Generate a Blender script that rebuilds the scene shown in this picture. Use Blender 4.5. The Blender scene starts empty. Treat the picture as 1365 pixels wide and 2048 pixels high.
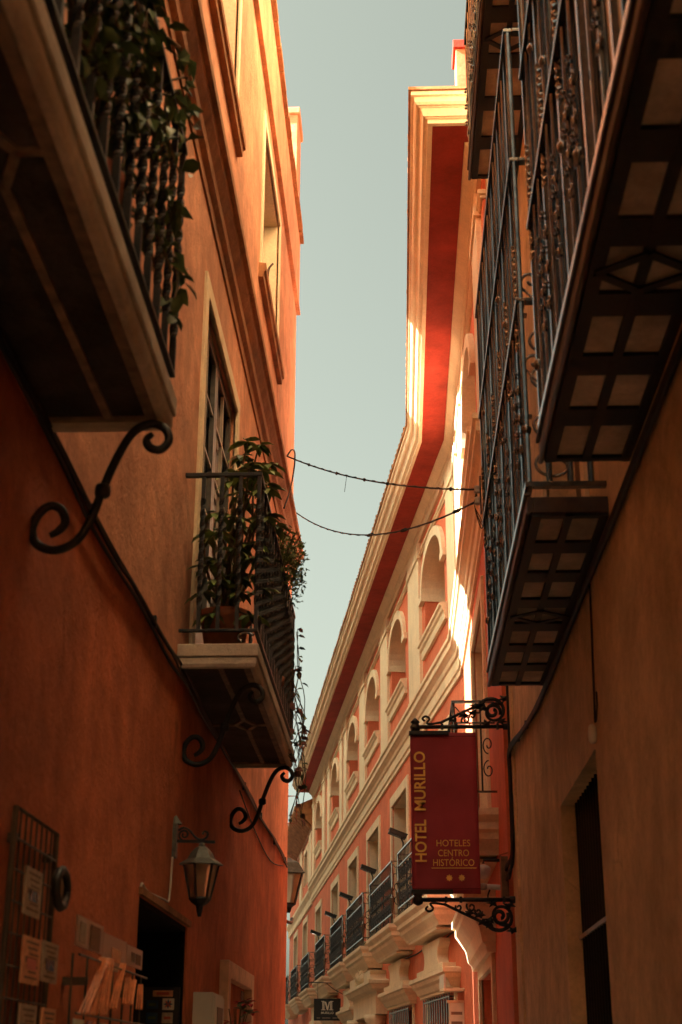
import bpy, math, random
from mathutils import Matrix, Vector

sc = bpy.context.scene
COL = sc.collection
rad = math.radians
rnd = random.Random(7)

# ---------------------------------------------------------------- camera
def make_camera():
    p, y, r = rad(21.4), rad(2.3), rad(.2)
    F = Vector((-math.sin(y)*math.cos(p), math.cos(y)*math.cos(p), math.sin(p)))
    R = Vector((math.cos(y), math.sin(y), 0)); U = R.cross(F)
    c, s = math.cos(r), math.sin(r)
    R2 = c*R + s*U; U2 = -s*R + c*U
    cd = bpy.data.cameras.new('camera'); o = bpy.data.objects.new('camera', cd); COL.objects.link(o)
    o.matrix_world = Matrix(((R2.x, U2.x, -F.x, 0), (R2.y, U2.y, -F.y, 0), (R2.z, U2.z, -F.z, 1.6), (0, 0, 0, 1)))
    cd.sensor_fit = 'HORIZONTAL'; cd.sensor_width = 24; cd.lens = 2850/1365*24
    cd.clip_start = .05; cd.clip_end = 3000
    cd.dof.use_dof = True; cd.dof.focus_distance = 19; cd.dof.aperture_fstop = 4.0
    sc.camera = o
make_camera()

# ---------------------------------------------------------------- sky, sun, exposure
SUN_EL, SUN_AZ = 35, 100          # degrees; azimuth counted to the left of the street direction
w = bpy.data.worlds.new('World'); sc.world = w; w.use_nodes = True
nt = w.node_tree
sky = nt.nodes.new('ShaderNodeTexSky'); sky.sky_type = 'NISHITA'; sky.sun_disc = False
sky.sun_elevation = rad(SUN_EL); sky.sun_rotation = rad(-SUN_AZ)
sky.dust_density = 7; sky.air_density = .55; sky.ozone_density = 1
hs = nt.nodes.new('ShaderNodeHueSaturation'); hs.inputs['Saturation'].default_value = .42
tint = nt.nodes.new('ShaderNodeMix'); tint.data_type = 'RGBA'; tint.blend_type = 'MULTIPLY'
tint.inputs['Factor'].default_value = 1; tint.inputs[7].default_value = (.70, .738, .548, 1)
nt.links.new(sky.outputs[0], hs.inputs['Color']); nt.links.new(hs.outputs[0], tint.inputs[6])
nt.links.new(tint.outputs[2], nt.nodes['Background'].inputs[0])
nt.nodes['Background'].inputs[1].default_value = .05
sl = bpy.data.lights.new('sun', 'SUN'); sl.energy = 5; sl.angle = rad(.5); sl.color = (1, .91, .78)
so = bpy.data.objects.new('sun', sl); COL.objects.link(so); so.location = (-20, 0, 30)
a_, e_ = rad(SUN_AZ), rad(SUN_EL)
so.rotation_euler = Vector((-math.sin(a_)*math.cos(e_), math.cos(a_)*math.cos(e_), math.sin(e_))).to_track_quat('Z', 'Y').to_euler()
vs = sc.view_settings
vs.view_transform = 'Standard'; vs.look = 'None'; vs.exposure = 3.4; vs.gamma = 1; vs.use_curve_mapping = False

# ---------------------------------------------------------------- materials
MATS = {}
def pbsdf(name):
    m = bpy.data.materials.new(name); m.use_nodes = True
    MATS[name] = m
    return m, m.node_tree, m.node_tree.nodes['Principled BSDF']
def plain(name, col, rough=.6, metal=0, spec=.4, vary=.25, scale=9, bump=.0, coat=0):
    m, t, b = pbsdf(name)
    g = t.nodes.new('ShaderNodeNewGeometry'); n = t.nodes.new('ShaderNodeTexNoise'); n.inputs['Scale'].default_value = scale; n.inputs['Detail'].default_value = 5
    t.links.new(g.outputs['Position'], n.inputs['Vector'])
    r = t.nodes.new('ShaderNodeValToRGB'); r.color_ramp.elements[0].position = .3; r.color_ramp.elements[1].position = .7
    r.color_ramp.elements[0].color = (*[c*(1-vary) for c in col], 1); r.color_ramp.elements[1].color = (*[min(1, c*(1+vary)) for c in col], 1)
    t.links.new(n.outputs['Fac'], r.inputs['Fac']); t.links.new(r.outputs['Color'], b.inputs['Base Color'])
    b.inputs['Roughness'].default_value = rough; b.inputs['Metallic'].default_value = metal; b.inputs['Specular IOR Level'].default_value = spec
    if bump:
        bn = t.nodes.new('ShaderNodeBump'); bn.inputs['Strength'].default_value = bump; bn.inputs['Distance'].default_value = .01
        n2 = t.nodes.new('ShaderNodeTexNoise'); n2.inputs['Scale'].default_value = 70; n2.inputs['Detail'].default_value = 4
        t.links.new(g.outputs['Position'], n2.inputs['Vector']); t.links.new(n2.outputs['Fac'], bn.inputs['Height']); t.links.new(bn.outputs['Normal'], b.inputs['Normal'])
    return m
def stucco(name, col, dirt, dirt_amt=.5, mott=.16, streak=.6, bump=.35, wear=0):
    """painted render: cloudy mottling, rain streaks that run down, fine grain"""
    m, t, b = pbsdf(name); N = t.nodes; L = t.links
    g = N.new('ShaderNodeNewGeometry')
    n1 = N.new('ShaderNodeTexNoise'); n1.inputs['Scale'].default_value = .9; n1.inputs['Detail'].default_value = 6; n1.inputs['Roughness'].default_value = .6
    L.new(g.outputs['Position'], n1.inputs['Vector'])
    r1 = N.new('ShaderNodeValToRGB'); r1.color_ramp.elements[0].position = .32; r1.color_ramp.elements[1].position = .7
    r1.color_ramp.elements[0].color = (*[c*(1-mott) for c in col], 1); r1.color_ramp.elements[1].color = (*[min(1, c*(1+mott)) for c in col], 1)
    L.new(n1.outputs['Fac'], r1.inputs['Fac'])
    mp = N.new('ShaderNodeMapping'); mp.inputs['Scale'].default_value = (2.8, 2.8, .7); L.new(g.outputs['Position'], mp.inputs['Vector'])
    n2 = N.new('ShaderNodeTexNoise'); n2.inputs['Scale'].default_value = 1; n2.inputs['Detail'].default_value = 5; n2.inputs['Roughness'].default_value = .65
    L.new(mp.outputs[0], n2.inputs['Vector'])
    r2 = N.new('ShaderNodeValToRGB'); r2.color_ramp.elements[0].position = .5; r2.color_ramp.elements[1].position = .82
    r2.color_ramp.elements[0].color = (0, 0, 0, 1); r2.color_ramp.elements[1].color = (dirt_amt*streak,)*3 + (1,)
    L.new(n2.outputs['Fac'], r2.inputs['Fac'])
    mx = N.new('ShaderNodeMix'); mx.data_type = 'RGBA'; mx.inputs[7].default_value = (*dirt, 1)
    n5 = N.new('ShaderNodeTexNoise'); n5.inputs['Scale'].default_value = 3.4; n5.inputs['Detail'].default_value = 8; n5.inputs['Roughness'].default_value = .72; L.new(g.outputs['Position'], n5.inputs['Vector'])
    r5 = N.new('ShaderNodeValToRGB'); r5.color_ramp.elements[0].position = .36; r5.color_ramp.elements[1].position = .66
    r5.color_ramp.elements[0].color = (1-mott*1.2,)*3 + (1,); r5.color_ramp.elements[1].color = (1.05,)*3 + (1,); L.new(n5.outputs['Fac'], r5.inputs['Fac'])
    m5 = N.new('ShaderNodeMix'); m5.data_type = 'RGBA'; m5.blend_type = 'MULTIPLY'; m5.inputs['Factor'].default_value = 1
    L.new(r1.outputs['Color'], m5.inputs[6]); L.new(r5.outputs['Color'], m5.inputs[7])
    L.new(r2.outputs['Color'], mx.inputs['Factor']); L.new(m5.outputs[2], mx.inputs[6])
    n3 = N.new('ShaderNodeTexNoise'); n3.inputs['Scale'].default_value = 34; n3.inputs['Detail'].default_value = 6; n3.inputs['Roughness'].default_value = .7
    L.new(g.outputs['Position'], n3.inputs['Vector'])
    r3 = N.new('ShaderNodeValToRGB'); r3.color_ramp.elements[0].position = .35; r3.color_ramp.elements[1].position = .7
    r3.color_ramp.elements[0].color = (.88, .88, .88, 1); r3.color_ramp.elements[1].color = (1.06, 1.06, 1.06, 1); L.new(n3.outputs['Fac'], r3.inputs['Fac'])
    m2 = N.new('ShaderNodeMix'); m2.data_type = 'RGBA'; m2.blend_type = 'MULTIPLY'; m2.inputs['Factor'].default_value = 1
    L.new(mx.outputs[2], m2.inputs[6]); L.new(r3.outputs['Color'], m2.inputs[7]); L.new(m2.outputs[2], b.inputs['Base Color'])
    if wear:
        vo = N.new('ShaderNodeTexVoronoi'); vo.feature = 'DISTANCE_TO_EDGE'; vo.inputs['Scale'].default_value = .9
        wv = N.new('ShaderNodeMix'); wv.data_type = 'RGBA'; wv.inputs['Factor'].default_value = .12
        L.new(g.outputs['Position'], wv.inputs[6]); L.new(n5.outputs['Color'], wv.inputs[7]); L.new(wv.outputs[2], vo.inputs['Vector'])
        rc = N.new('ShaderNodeValToRGB'); rc.color_ramp.elements[0].position = .0; rc.color_ramp.elements[1].position = .009
        rc.color_ramp.elements[0].color = (1, 1, 1, 1); rc.color_ramp.elements[1].color = (0, 0, 0, 1); L.new(vo.outputs['Distance'], rc.inputs['Fac'])
        rm = N.new('ShaderNodeValToRGB'); rm.color_ramp.elements[0].position = .54; rm.color_ramp.elements[1].position = .64; L.new(n1.outputs['Fac'], rm.inputs['Fac'])
        cm = N.new('ShaderNodeMath'); cm.operation = 'MULTIPLY'; L.new(rc.outputs['Color'], cm.inputs[0]); L.new(rm.outputs['Color'], cm.inputs[1])
        c2 = N.new('ShaderNodeMath'); c2.operation = 'MULTIPLY'; c2.inputs[1].default_value = .5*wear; L.new(cm.outputs[0], c2.inputs[0])
        n6 = N.new('ShaderNodeTexNoise'); n6.inputs['Scale'].default_value = 1.7; n6.inputs['Detail'].default_value = 9; n6.inputs['Roughness'].default_value = .75; n6.inputs['Distortion'].default_value = .8
        mp6 = N.new('ShaderNodeMapping'); mp6.inputs['Location'].default_value = (3, 7, 1); mp6.inputs['Scale'].default_value = (1.2, 1.2, .8); L.new(g.outputs['Position'], mp6.inputs['Vector']); L.new(mp6.outputs[0], n6.inputs['Vector'])
        r6 = N.new('ShaderNodeValToRGB'); r6.color_ramp.elements[0].position = .55; r6.color_ramp.elements[1].position = .72; r6.color_ramp.elements[1].color = (.55*wear,)*3 + (1,); r6.color_ramp.elements[0].color = (0, 0, 0, 1); L.new(n6.outputs['Fac'], r6.inputs['Fac'])
        mxx = N.new('ShaderNodeMath'); mxx.operation = 'MAXIMUM'; L.new(c2.outputs[0], mxx.inputs[0]); L.new(r6.outputs['Color'], mxx.inputs[1])
        m6 = N.new('ShaderNodeMix'); m6.data_type = 'RGBA'; m6.inputs[7].default_value = (*[c*.75 for c in dirt], 1); L.new(mxx.outputs[0], m6.inputs['Factor']); L.new(m2.outputs[2], m6.inputs[6]); L.new(m6.outputs[2], b.inputs['Base Color'])
    b.inputs['Roughness'].default_value = .88; b.inputs['Specular IOR Level'].default_value = .25
    bn = N.new('ShaderNodeBump'); bn.inputs['Strength'].default_value = bump; bn.inputs['Distance'].default_value = .012
    ad = N.new('ShaderNodeMath'); ad.operation = 'MULTIPLY_ADD'; ad.inputs[1].default_value = 3.0; L.new(n5.outputs['Fac'], ad.inputs[0]); L.new(n3.outputs['Fac'], ad.inputs[2])
    L.new(ad.outputs[0], bn.inputs['Height']); L.new(bn.outputs['Normal'], b.inputs['Normal'])
    return m
ORANGE = stucco('orange_stucco', (.75, .35, .20), (.50, .18, .09), .8, .26, .4, .8, 1.2)
REDWALL = stucco('red_orange_stucco', (.62, .17, .068), (.26, .065, .03), .8, .28, .35, .9, 1.2)
LEDGE = stucco('weathered_ledge', (.42, .19, .085), (.10, .055, .03), .9, .25, 1, .6, 1)
OCHRE = stucco('ochre_stucco', (.78, .58, .34), (.46, .31, .17), .7, .24, .4, .8, 1.1)
CORAL = stucco('coral_stucco', (.74, .20, .10), (.50, .125, .06), .4, .12, .8, .3, .4)
CREAM = stucco('cream_stucco', (.84, .68, .46), (.56, .40, .24), .5, .07, .8, .25, .35)
REDSOF = stucco('red_soffit_paint', (.38, .045, .026), (.22, .035, .02), .5, .22, .5, .3, .5)
STONE = stucco('balcony_stone', (.60, .52, .42), (.22, .17, .12), .7, .2, .6, .5)
PLAZAW = stucco('pale_plaster', (.70, .55, .38), (.4, .3, .2), .4)
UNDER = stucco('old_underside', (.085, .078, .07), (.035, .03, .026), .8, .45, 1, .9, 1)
GROUND = stucco('ground_paving', (.36, .31, .26), (.15, .12, .1), .5)
IRON = plain('black_iron', (.17, .175, .17), .16, .95, .6, .25, 30)
IRONB = plain('bracket_iron', (.013, .014, .014), .5, 0, .4, .4, 30, .2)
FASCIA = plain('brown_iron_fascia', (.045, .028, .02), .5, 0, .4, .4, 14)
FLATI = plain('rusty_flat_iron', (.21, .15, .11), .7, 0, .3, .4, 14, .2)
TILEU = stucco('tile_underside', (.70, .60, .49), (.26, .2, .15), .8, .3, 1, .5, 1)
DARK = plain('interior_shade', (.008, .008, .009), .8, 0, .1, .3)  # shade inside the shop doorway, put into the colour
GLASS = plain('dark_glass', (.012, .013, .015), .14, 0, .4, .2, 3)
MUNTIN = plain('lightened_bar_paint', (.33, .26, .19), .5, 0, .4, .2)  # glazing bars paler, the light they reflect put into the colour
DOORP = plain('dark_door_paint', (.07, .065, .055), .45, 0, .45, .3, 20)
SHUT = plain('brown_shutter', (.16, .085, .045), .55, 0, .4, .3, 20, .2)
WOOD = plain('eaves_wood', (.36, .16, .06), .7, 0, .3, .35, 6, .3)
RUBBER = plain('black_cable', (.02, .018, .017), .6, 0, .3, .3)
CABLE2 = plain('grey_conduit', (.42, .36, .29), .6, 0, .3, .2)
BANNER = plain('banner_maroon', (.33, .036, .052), .6, 0, .35, .2, 2.2, .15)
GOLD = plain('gold_lettering', (.90, .56, .14), .6, 0, .3, .1)
GOLDD = plain('hem_thread', (.12, .014, .018), .7, 0, .2, .2)
BOARD = plain('sign_board_black', (.012, .013, .013), .5, 0, .4, .2)
WHITEP = plain('sign_white', (.66, .60, .48), .6, 0, .3, .1)
PLASTIC = plain('white_plastic', (.62, .60, .55), .45, 0, .4, .1)
POT = plain('terracotta', (.36, .13, .07), .8, 0, .2, .25, 12, .3)
LEAF = plain('plant_leaf', (.17, .24, .06), .45, 0, .45, .6, 8)
LEAFD = plain('climber_leaf', (.06, .10, .03), .45, 0, .4, .6, 8)
FERN = plain('fern_leaf', (.085, .11, .025), .55, 0, .3, .5, 14)
VINE = plain('autumn_vine_leaf', (.17, .055, .035), .6, 0, .3, .5, 12)
STEM = plain('plant_stem', (.10, .07, .035), .8, 0, .2, .3)
PETAL = plain('red_petal', (.42, .03, .04), .6, 0, .3, .4, 30)
CARD1 = plain('aged_card', (.40, .31, .22), .6, 0, .3, .25, 40)
CARD2 = plain('orange_card', (.62, .30, .16), .6, 0, .3, .25, 40)
CARDINK = plain('card_ink', (.20, .13, .09), .7, 0, .2, .2)
FANW = plain('fan_wood', (.56, .19, .075), .45, 0, .5, .3, 30)
BLUE = plain('tile_blue', (.05, .10, .17), .25, 0, .5, .3)
REDT = plain('tile_red', (.45, .07, .04), .3, 0, .5, .2)
COPPER = plain('lantern_cap', (.085, .092, .08), .5, .3, .5, .4, 25, .2)
RUST = plain('wire_grid', (.09, .07, .05), .6, 0, .4, .4)
FRAMEW = plain('limed_frame', (.62, .42, .27), .6, 0, .3, .25, 12)
CABINET = plain('cabinet_grey', (.46, .44, .38), .5, 0, .4, .08)
def pane_mat(name, col, tr, rough):
    m, t, b = pbsdf(name)
    b.inputs['Base Color'].default_value = (*col, 1); b.inputs['Roughness'].default_value = rough
    b.inputs['Transmission Weight'].default_value = tr; b.inputs['IOR'].default_value = 1.3
    return m
LPANE = pane_mat('lantern_pane', (.62, .47, .32), .85, .3)
CLEAR = pane_mat('clear_plastic', (.7, .58, .45), .9, .35)

# ---------------------------------------------------------------- helpers
def catmull(pts, n=6, closed=False):
    P = [Vector(p) for p in pts]; out = []
    for i in range(len(P)-1):
        p0 = P[max(i-1, 0)]; p1 = P[i]; p2 = P[i+1]; p3 = P[min(i+2, len(P)-1)]
        for k in range(n):
            t = k/n
            out.append(.5*((2*p1)+(p2-p0)*t+(2*p0-5*p1+4*p2-p3)*t*t+(-p0+3*p1-3*p2+p3)*t**3))
    out.append(P[-1]); return out
class MB:
    def __init__(s, T=None): s.v = []; s.f = []; s.T = T
    def add(s, vs, fs):
        b = len(s.v); s.v += [tuple(x) for x in vs]; s.f += [[b+i for i in f] for f in fs]; return s
    def box(s, x0, x1, y0, y1, z0, z1):
        return s.add([(x0, y0, z0), (x1, y0, z0), (x1, y1, z0), (x0, y1, z0), (x0, y0, z1), (x1, y0, z1), (x1, y1, z1), (x0, y1, z1)],
                     [(0, 3, 2, 1), (4, 5, 6, 7), (0, 1, 5, 4), (1, 2, 6, 5), (2, 3, 7, 6), (3, 0, 4, 7)])
    def quad(s, a, b, c, d): return s.add([a, b, c, d], [(0, 1, 2, 3)])
    def bar(s, a, b, w, h, up=(0, 0, 1)):
        a = Vector(a); b = Vector(b); d = (b-a).normalized(); u = Vector(up); r = d.cross(u)
        if r.length < 1e-4: r = d.cross(Vector((1, 0, 0)))
        r.normalize(); u = r.cross(d); r *= w/2; u *= h/2
        return s.add([a-r-u, a+r-u, a+r+u, a-r+u, b-r-u, b+r-u, b+r+u, b-r+u], [(0, 1, 2, 3), (7, 6, 5, 4), (0, 4, 5, 1), (1, 5, 6, 2), (2, 6, 7, 3), (3, 7, 4, 0)])
    def tube(s, pts, r, n=6, cap=True):
        P = [Vector(p) for p in pts]; m = len(P)
        R = r if isinstance(r, (list, tuple)) else [r]*m
        ref = None; vs = []
        for i in range(m):
            d = (P[min(i+1, m-1)]-P[max(i-1, 0)]).normalized()
            if ref is None:
                ref = d.cross(Vector((0, 0, 1)))
                if ref.length < .1: ref = d.cross(Vector((0, 1, 0)))
            ref = (ref-d*ref.dot(d)).normalized(); q = d.cross(ref)
            for k in range(n):
                t = 2*math.pi*k/n; vs.append(P[i]+(ref*math.cos(t)+q*math.sin(t))*R[i])
        fs = [(i*n+k, i*n+(k+1) % n, (i+1)*n+(k+1) % n, (i+1)*n+k) for i in range(m-1) for k in range(n)]
        if cap: fs += [tuple(range(n))[::-1], tuple((m-1)*n+k for k in range(n))]
        return s.add(vs, fs)
    def lathe(s, prof, n=8, c=(0, 0, 0), ph=0):
        vs = [(c[0]+r*math.cos(2*math.pi*k/n+ph), c[1]+r*math.sin(2*math.pi*k/n+ph), c[2]+z) for r, z in prof for k in range(n)]
        m = len(prof); fs = [(i*n+k, i*n+(k+1) % n, (i+1)*n+(k+1) % n, (i+1)*n+k) for i in range(m-1) for k in range(n)]
        return s.add(vs, fs+[tuple(range(n))[::-1], tuple((m-1)*n+k for k in range(n))])
    def prism(s, poly, z0, z1):
        n = len(poly); vs = [(x, y, z0) for x, y in poly]+[(x, y, z1) for x, y in poly]
        return s.add(vs, [tuple(range(n))[::-1], tuple(n+i for i in range(n))]+[(i, (i+1) % n, n+(i+1) % n, n+i) for i in range(n)])
    def extr(s, prof, f, t0, t1):
        """prof [(u,v)], f(u,v,t)->xyz : closed profile extruded from t0 to t1"""
        n = len(prof); vs = [f(u, v, t0) for u, v in prof]+[f(u, v, t1) for u, v in prof]
        return s.add(vs, [tuple(range(n))[::-1], tuple(n+i for i in range(n))]+[(i, (i+1) % n, n+(i+1) % n, n+i) for i in range(n)])
    def sweep(s, path, prof, closed_prof=True):
        """moulding: profile (off,z) carried along a plan polyline, off to the LEFT of travel... mitred"""
        P = [Vector((p[0], p[1])) for p in path]; m = len(P); n = len(prof); vs = []
        for i in range(m):
            ds = []
            if i > 0: ds.append((P[i]-P[i-1]).normalized())
            if i < m-1: ds.append((P[i+1]-P[i]).normalized())
            ns = [Vector((-d.y, d.x)) for d in ds]
            if len(ns) == 2:
                q = (ns[0]+ns[1]).normalized(); nn = q/max(.2, q.dot(ns[0]))
            else: nn = ns[0]
            vs += [(P[i].x+nn.x*o, P[i].y+nn.y*o, z) for o, z in prof]
        k = n if closed_prof else n-1
        fs = [(i*n+j, (i+1)*n+j, (i+1)*n+(j+1) % n, i*n+(j+1) % n) for i in range(m-1) for j in range(k)]
        if closed_prof: fs += [tuple(range(n)), tuple((m-1)*n+j for j in range(n))[::-1]]
        return s.add(vs, fs)
    def mesh(s, name, mat, smooth=False):
        me = bpy.data.meshes.new(name)
        v = [s.T @ Vector(p) for p in s.v] if s.T else s.v
        me.from_pydata([tuple(p) for p in v], [], s.f); me.validate(); me.materials.append(mat)
        if smooth: me.shade_smooth()
        return me
RINV = {}
def root(name, loc, label, cat, group=None, rz=0):
    o = bpy.data.objects.new(name, None); COL.objects.link(o); o.empty_display_size = .2
    o.location = loc; o.rotation_euler = (0, 0, rz)
    o['label'] = label; o['category'] = cat
    if group: o['group'] = group
    RINV[o] = (Matrix.Translation(Vector(loc)) @ Matrix.Rotation(rz, 4, 'Z')).inverted()
    return o
def put(me, name, parent=None, loc=(0, 0, 0), rot=(0, 0, 0), scale=None):
    """link a mesh as an object; placed in world coordinates also when it has a parent"""
    o = bpy.data.objects.new(name, me); COL.objects.link(o)
    o.location = loc; o.rotation_euler = rot
    if scale: o.scale = scale
    Lm = Matrix.LocRotScale(Vector(loc), o.rotation_euler.to_quaternion(), Vector(scale or (1, 1, 1)))
    if parent is not None:
        o.parent = parent; o.matrix_parent_inverse = RINV[parent]
    RINV[o] = Lm.inverted()
    return o
def part(mb, name, mat, parent, smooth=False, bevel=0):
    o = put(mb.mesh(name, mat, smooth), name, parent)
    if bevel:
        b = o.modifiers.new('bevel', 'BEVEL'); b.width = bevel; b.segments = 2; b.limit_method = 'ANGLE'
    return o
def tag(o, label, cat, group=None):
    o['label'] = label; o['category'] = cat
    if group: o['group'] = group
    return o
def kind(o, k): o['kind'] = k; return o

def wall_sheet(mb, F, u0, u1, z0, z1, holes, depth):
    """front sheet with rectangular openings (ua,ub,za,zb[,depth]) and their reveals. F(u,z,d) -> xyz, d into the wall"""
    us = sorted({u0, u1, *[h[0] for h in holes], *[h[1] for h in holes]}); zs = sorted({z0, z1, *[h[2] for h in holes], *[h[3] for h in holes]})
    us = [u for u in us if u0 <= u <= u1]; zs = [z for z in zs if z0 <= z <= z1]
    for a, b in zip(us, us[1:]):
        for c, d in zip(zs, zs[1:]):
            mu, mz = (a+b)/2, (c+d)/2
            if any(h[0] < mu < h[1] and h[2] < mz < h[3] for h in holes): continue
            mb.quad(F(a, c, 0), F(b, c, 0), F(b, d, 0), F(a, d, 0))
    for h in holes:
        a, b, c, d = h[:4]; D = h[4] if len(h) > 4 else depth
        mb.quad(F(a, c, 0), F(a, d, 0), F(a, d, D), F(a, c, D)); mb.quad(F(b, c, D), F(b, d, D), F(b, d, 0), F(b, c, 0))
        mb.quad(F(a, d, 0), F(b, d, 0), F(b, d, D), F(a, d, D)); mb.quad(F(a, c, D), F(b, c, D), F(b, c, 0), F(a, c, 0))

# ================================================================ setting
XL, XR = -1.3, 1.05
ta = 1/math.tan(a_)
shade = lambda x, y1: y1-(x-1)*ta            # plan line along the sun through (1, y1)
YA, YB = 19.4, 20.45                         # sunlit strip on the hotel wall, between the shade of two houses
kind(put(MB().box(-400, 400, -300, 600, -1, 0).mesh('ground', GROUND), 'ground'), 'structure')
def cobble():
    o = put(MB().box(-1.28, 1.03, -10, 17.2, 0, .004).mesh('street', STONE), 'street'); kind(o, 'structure')
cobble()

# ================================================================ orange house (left)
house = root('orange_house', (XL-2, 8, 0), 'orange stucco house with iron flower balconies and a brown string ledge', 'house')
FL = lambda y, z, d: (XL-d, y, z)
DOOR2 = (8.72, 10.62, 3.96, 6.66, .1); DOOR1 = (1.6, 3.5, 3.96, 6.66, .1)
SHOP = (7.28, 9.0, 0, 2.41)
WINA = (8.05, 9.85, 8.98, 10.72); WINB = (12.25, 14.15, 8.98, 10.72)
mb = MB(); wall_sheet(mb, FL, -3, 17.0, 3.83, 11.22, [DOOR1, DOOR2, WINA, WINB], .34)
mb.quad((XL, -3, 3.83), (XL, -3, 11.22), (XL-.34, -3, 11.22), (XL-.34, -3, 3.83)); mb.quad((XL, 17, 3.83), (XL-.34, 17, 3.83), (XL-.34, 17, 11.22), (XL, 17, 11.22))
part(mb, 'wall', ORANGE, house)
FL2 = lambda y, z, d: (XL+.006-d, y, z)
mb = MB(); wall_sheet(mb, FL2, -3, 17.0, 0, 3.83, [SHOP], .34)
mb.quad((XL+.006, -3, 0), (XL+.006, -3, 3.83), (XL-.34, -3, 3.83), (XL-.34, -3, 0)); mb.quad((XL+.006, 17, 0), (XL-.34, 17, 0), (XL-.34, 17, 3.83), (XL+.006, 17, 3.83)); mb.quad((XL+.006, -3, 3.83), (XL+.006, 17, 3.83), (XL-.02, 17, 3.83), (XL-.02, -3, 3.83))
part(mb, 'ground_storey_wall', REDWALL, house)
mb = MB(); mb.prism([(XL-.34, -3), (XL-.34, 17.0), (-20, min(17, shade(-20, YA))), (-20, -3)], 0, 11.2)  # unseen mass, far side cut along the sun to admit the lit strip
part(mb, 'unseen_rear_mass', ORANGE, house)
part(MB().box(-20, -4.5, -13, -3.002, 0, 11.2), 'unseen_rear_mass', ORANGE, house)  # unseen block added behind the viewer to shade the court ground
# parapet standing a little proud, coping and corner pier
mb = MB(); mb.prism([(XL+.035, -3), (XL+.035, 17.03), (-1.66, 17.03), (-20, min(17, shade(-20, YA))), (-20, -3)], 11.22, 12.3)
part(mb, 'parapet', ORANGE, house)
prof = [(-.3, 12.3), (.075, 12.3), (.09, 12.33), (.09, 12.38), (-.3, 12.42)]
mb = MB(); y = -10.
y = -3
while y < 17.0:
    y2 = min(y+.42, 17.06); dz = rnd.uniform(-.006, .008)
    put(MB().box(XL-.3, XL+.085+rnd.uniform(-.006, .006), y+.006, y2-.006, 12.302+dz, 12.37+dz).mesh('coping_tile', LEDGE), 'coping_tile', house); y = y2
part(MB().box(-1.66, XL+.02, 16.42, 17.03, 12.375, 14.0).box(-1.70, XL+.05, 16.38, 17.07, 14.0, 14.1), 'corner_pier', ORANGE, house, bevel=.01)
part(MB().box(XL+.001, XL+.05, -3, 17.045, 11.17, 11.219), 'parapet_moulding', ORANGE, house)
# string ledge with a moulded profile
prof = [(-.02, 7.30), (.015, 7.30), (.015, 7.40), (.05, 7.44), (.055, 7.52), (.10, 7.60), (.105, 7.66), (.14, 7.67), (.14, 7.75), (-.02, 7.84)]
part(MB().sweep([(-1.9, 17.0), (XL, 17.0), (XL, -3)], prof), 'string_ledge', LEDGE, house, bevel=.004)
# french doors on the balconies
def french_door(H, x, F, dep):
    a, b, c, d = H[:4]; w = .13
    fr = MB()
    for u0, u1, z0, z1 in ((a-w, a, c, d+w), (b, b+w, c, d+w), (a, b, d, d+w)):
        p = [F(u0, z0, -.022), F(u1, z1, .02)]; fr.box(min(p[0][0], p[1][0]), max(p[0][0], p[1][0]), u0, u1, z0, z1)
    fo = part(fr, 'door_surround', CREAM, x, bevel=.006)
    fl = part(MB().quad(F(a, c, dep-.01), F(b, c, dep-.01), F(b, d, dep-.01), F(a, d, dep-.01)), 'door_glass', GLASS, x)
    leaf = MB()
    def fb(u0, u1, z0, z1, d0, d1):
        p = F(0, 0, d0)[0]; q = F(0, 0, d1)[0]; leaf.box(min(p, q), max(p, q), u0, u1, z0, z1)
    m = (a+b)/2
    for u0, u1 in ((a, m), (m, b)):
        fb(u0+.005, u0+.075, c, d, .035, .075); fb(u1-.075, u1-.005, c, d, .035, .075)
        fb(u0+.075, u1-.075, d-.09, d, .037, .073); fb(u0+.075, u1-.075, c, c+.5, .037, .073)
    dl = part(leaf, 'door_leaf', DOORP, x, bevel=.004)
    for u0, u1 in ((a, m), (m, b)):
        mu = (u0+u1)/2; p, q = sorted((F(0, 0, .04)[0], F(0, 0, .065)[0]))
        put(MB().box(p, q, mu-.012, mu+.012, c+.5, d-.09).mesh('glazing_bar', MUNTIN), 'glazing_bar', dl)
        for k in range(1, 5):
            z = c+.5+(d-.59-c)*k/5
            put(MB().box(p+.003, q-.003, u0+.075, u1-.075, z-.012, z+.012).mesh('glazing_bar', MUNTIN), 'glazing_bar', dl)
french_door(DOOR2, house, FL, .09); french_door(DOOR1, house, FL, .09)
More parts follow.
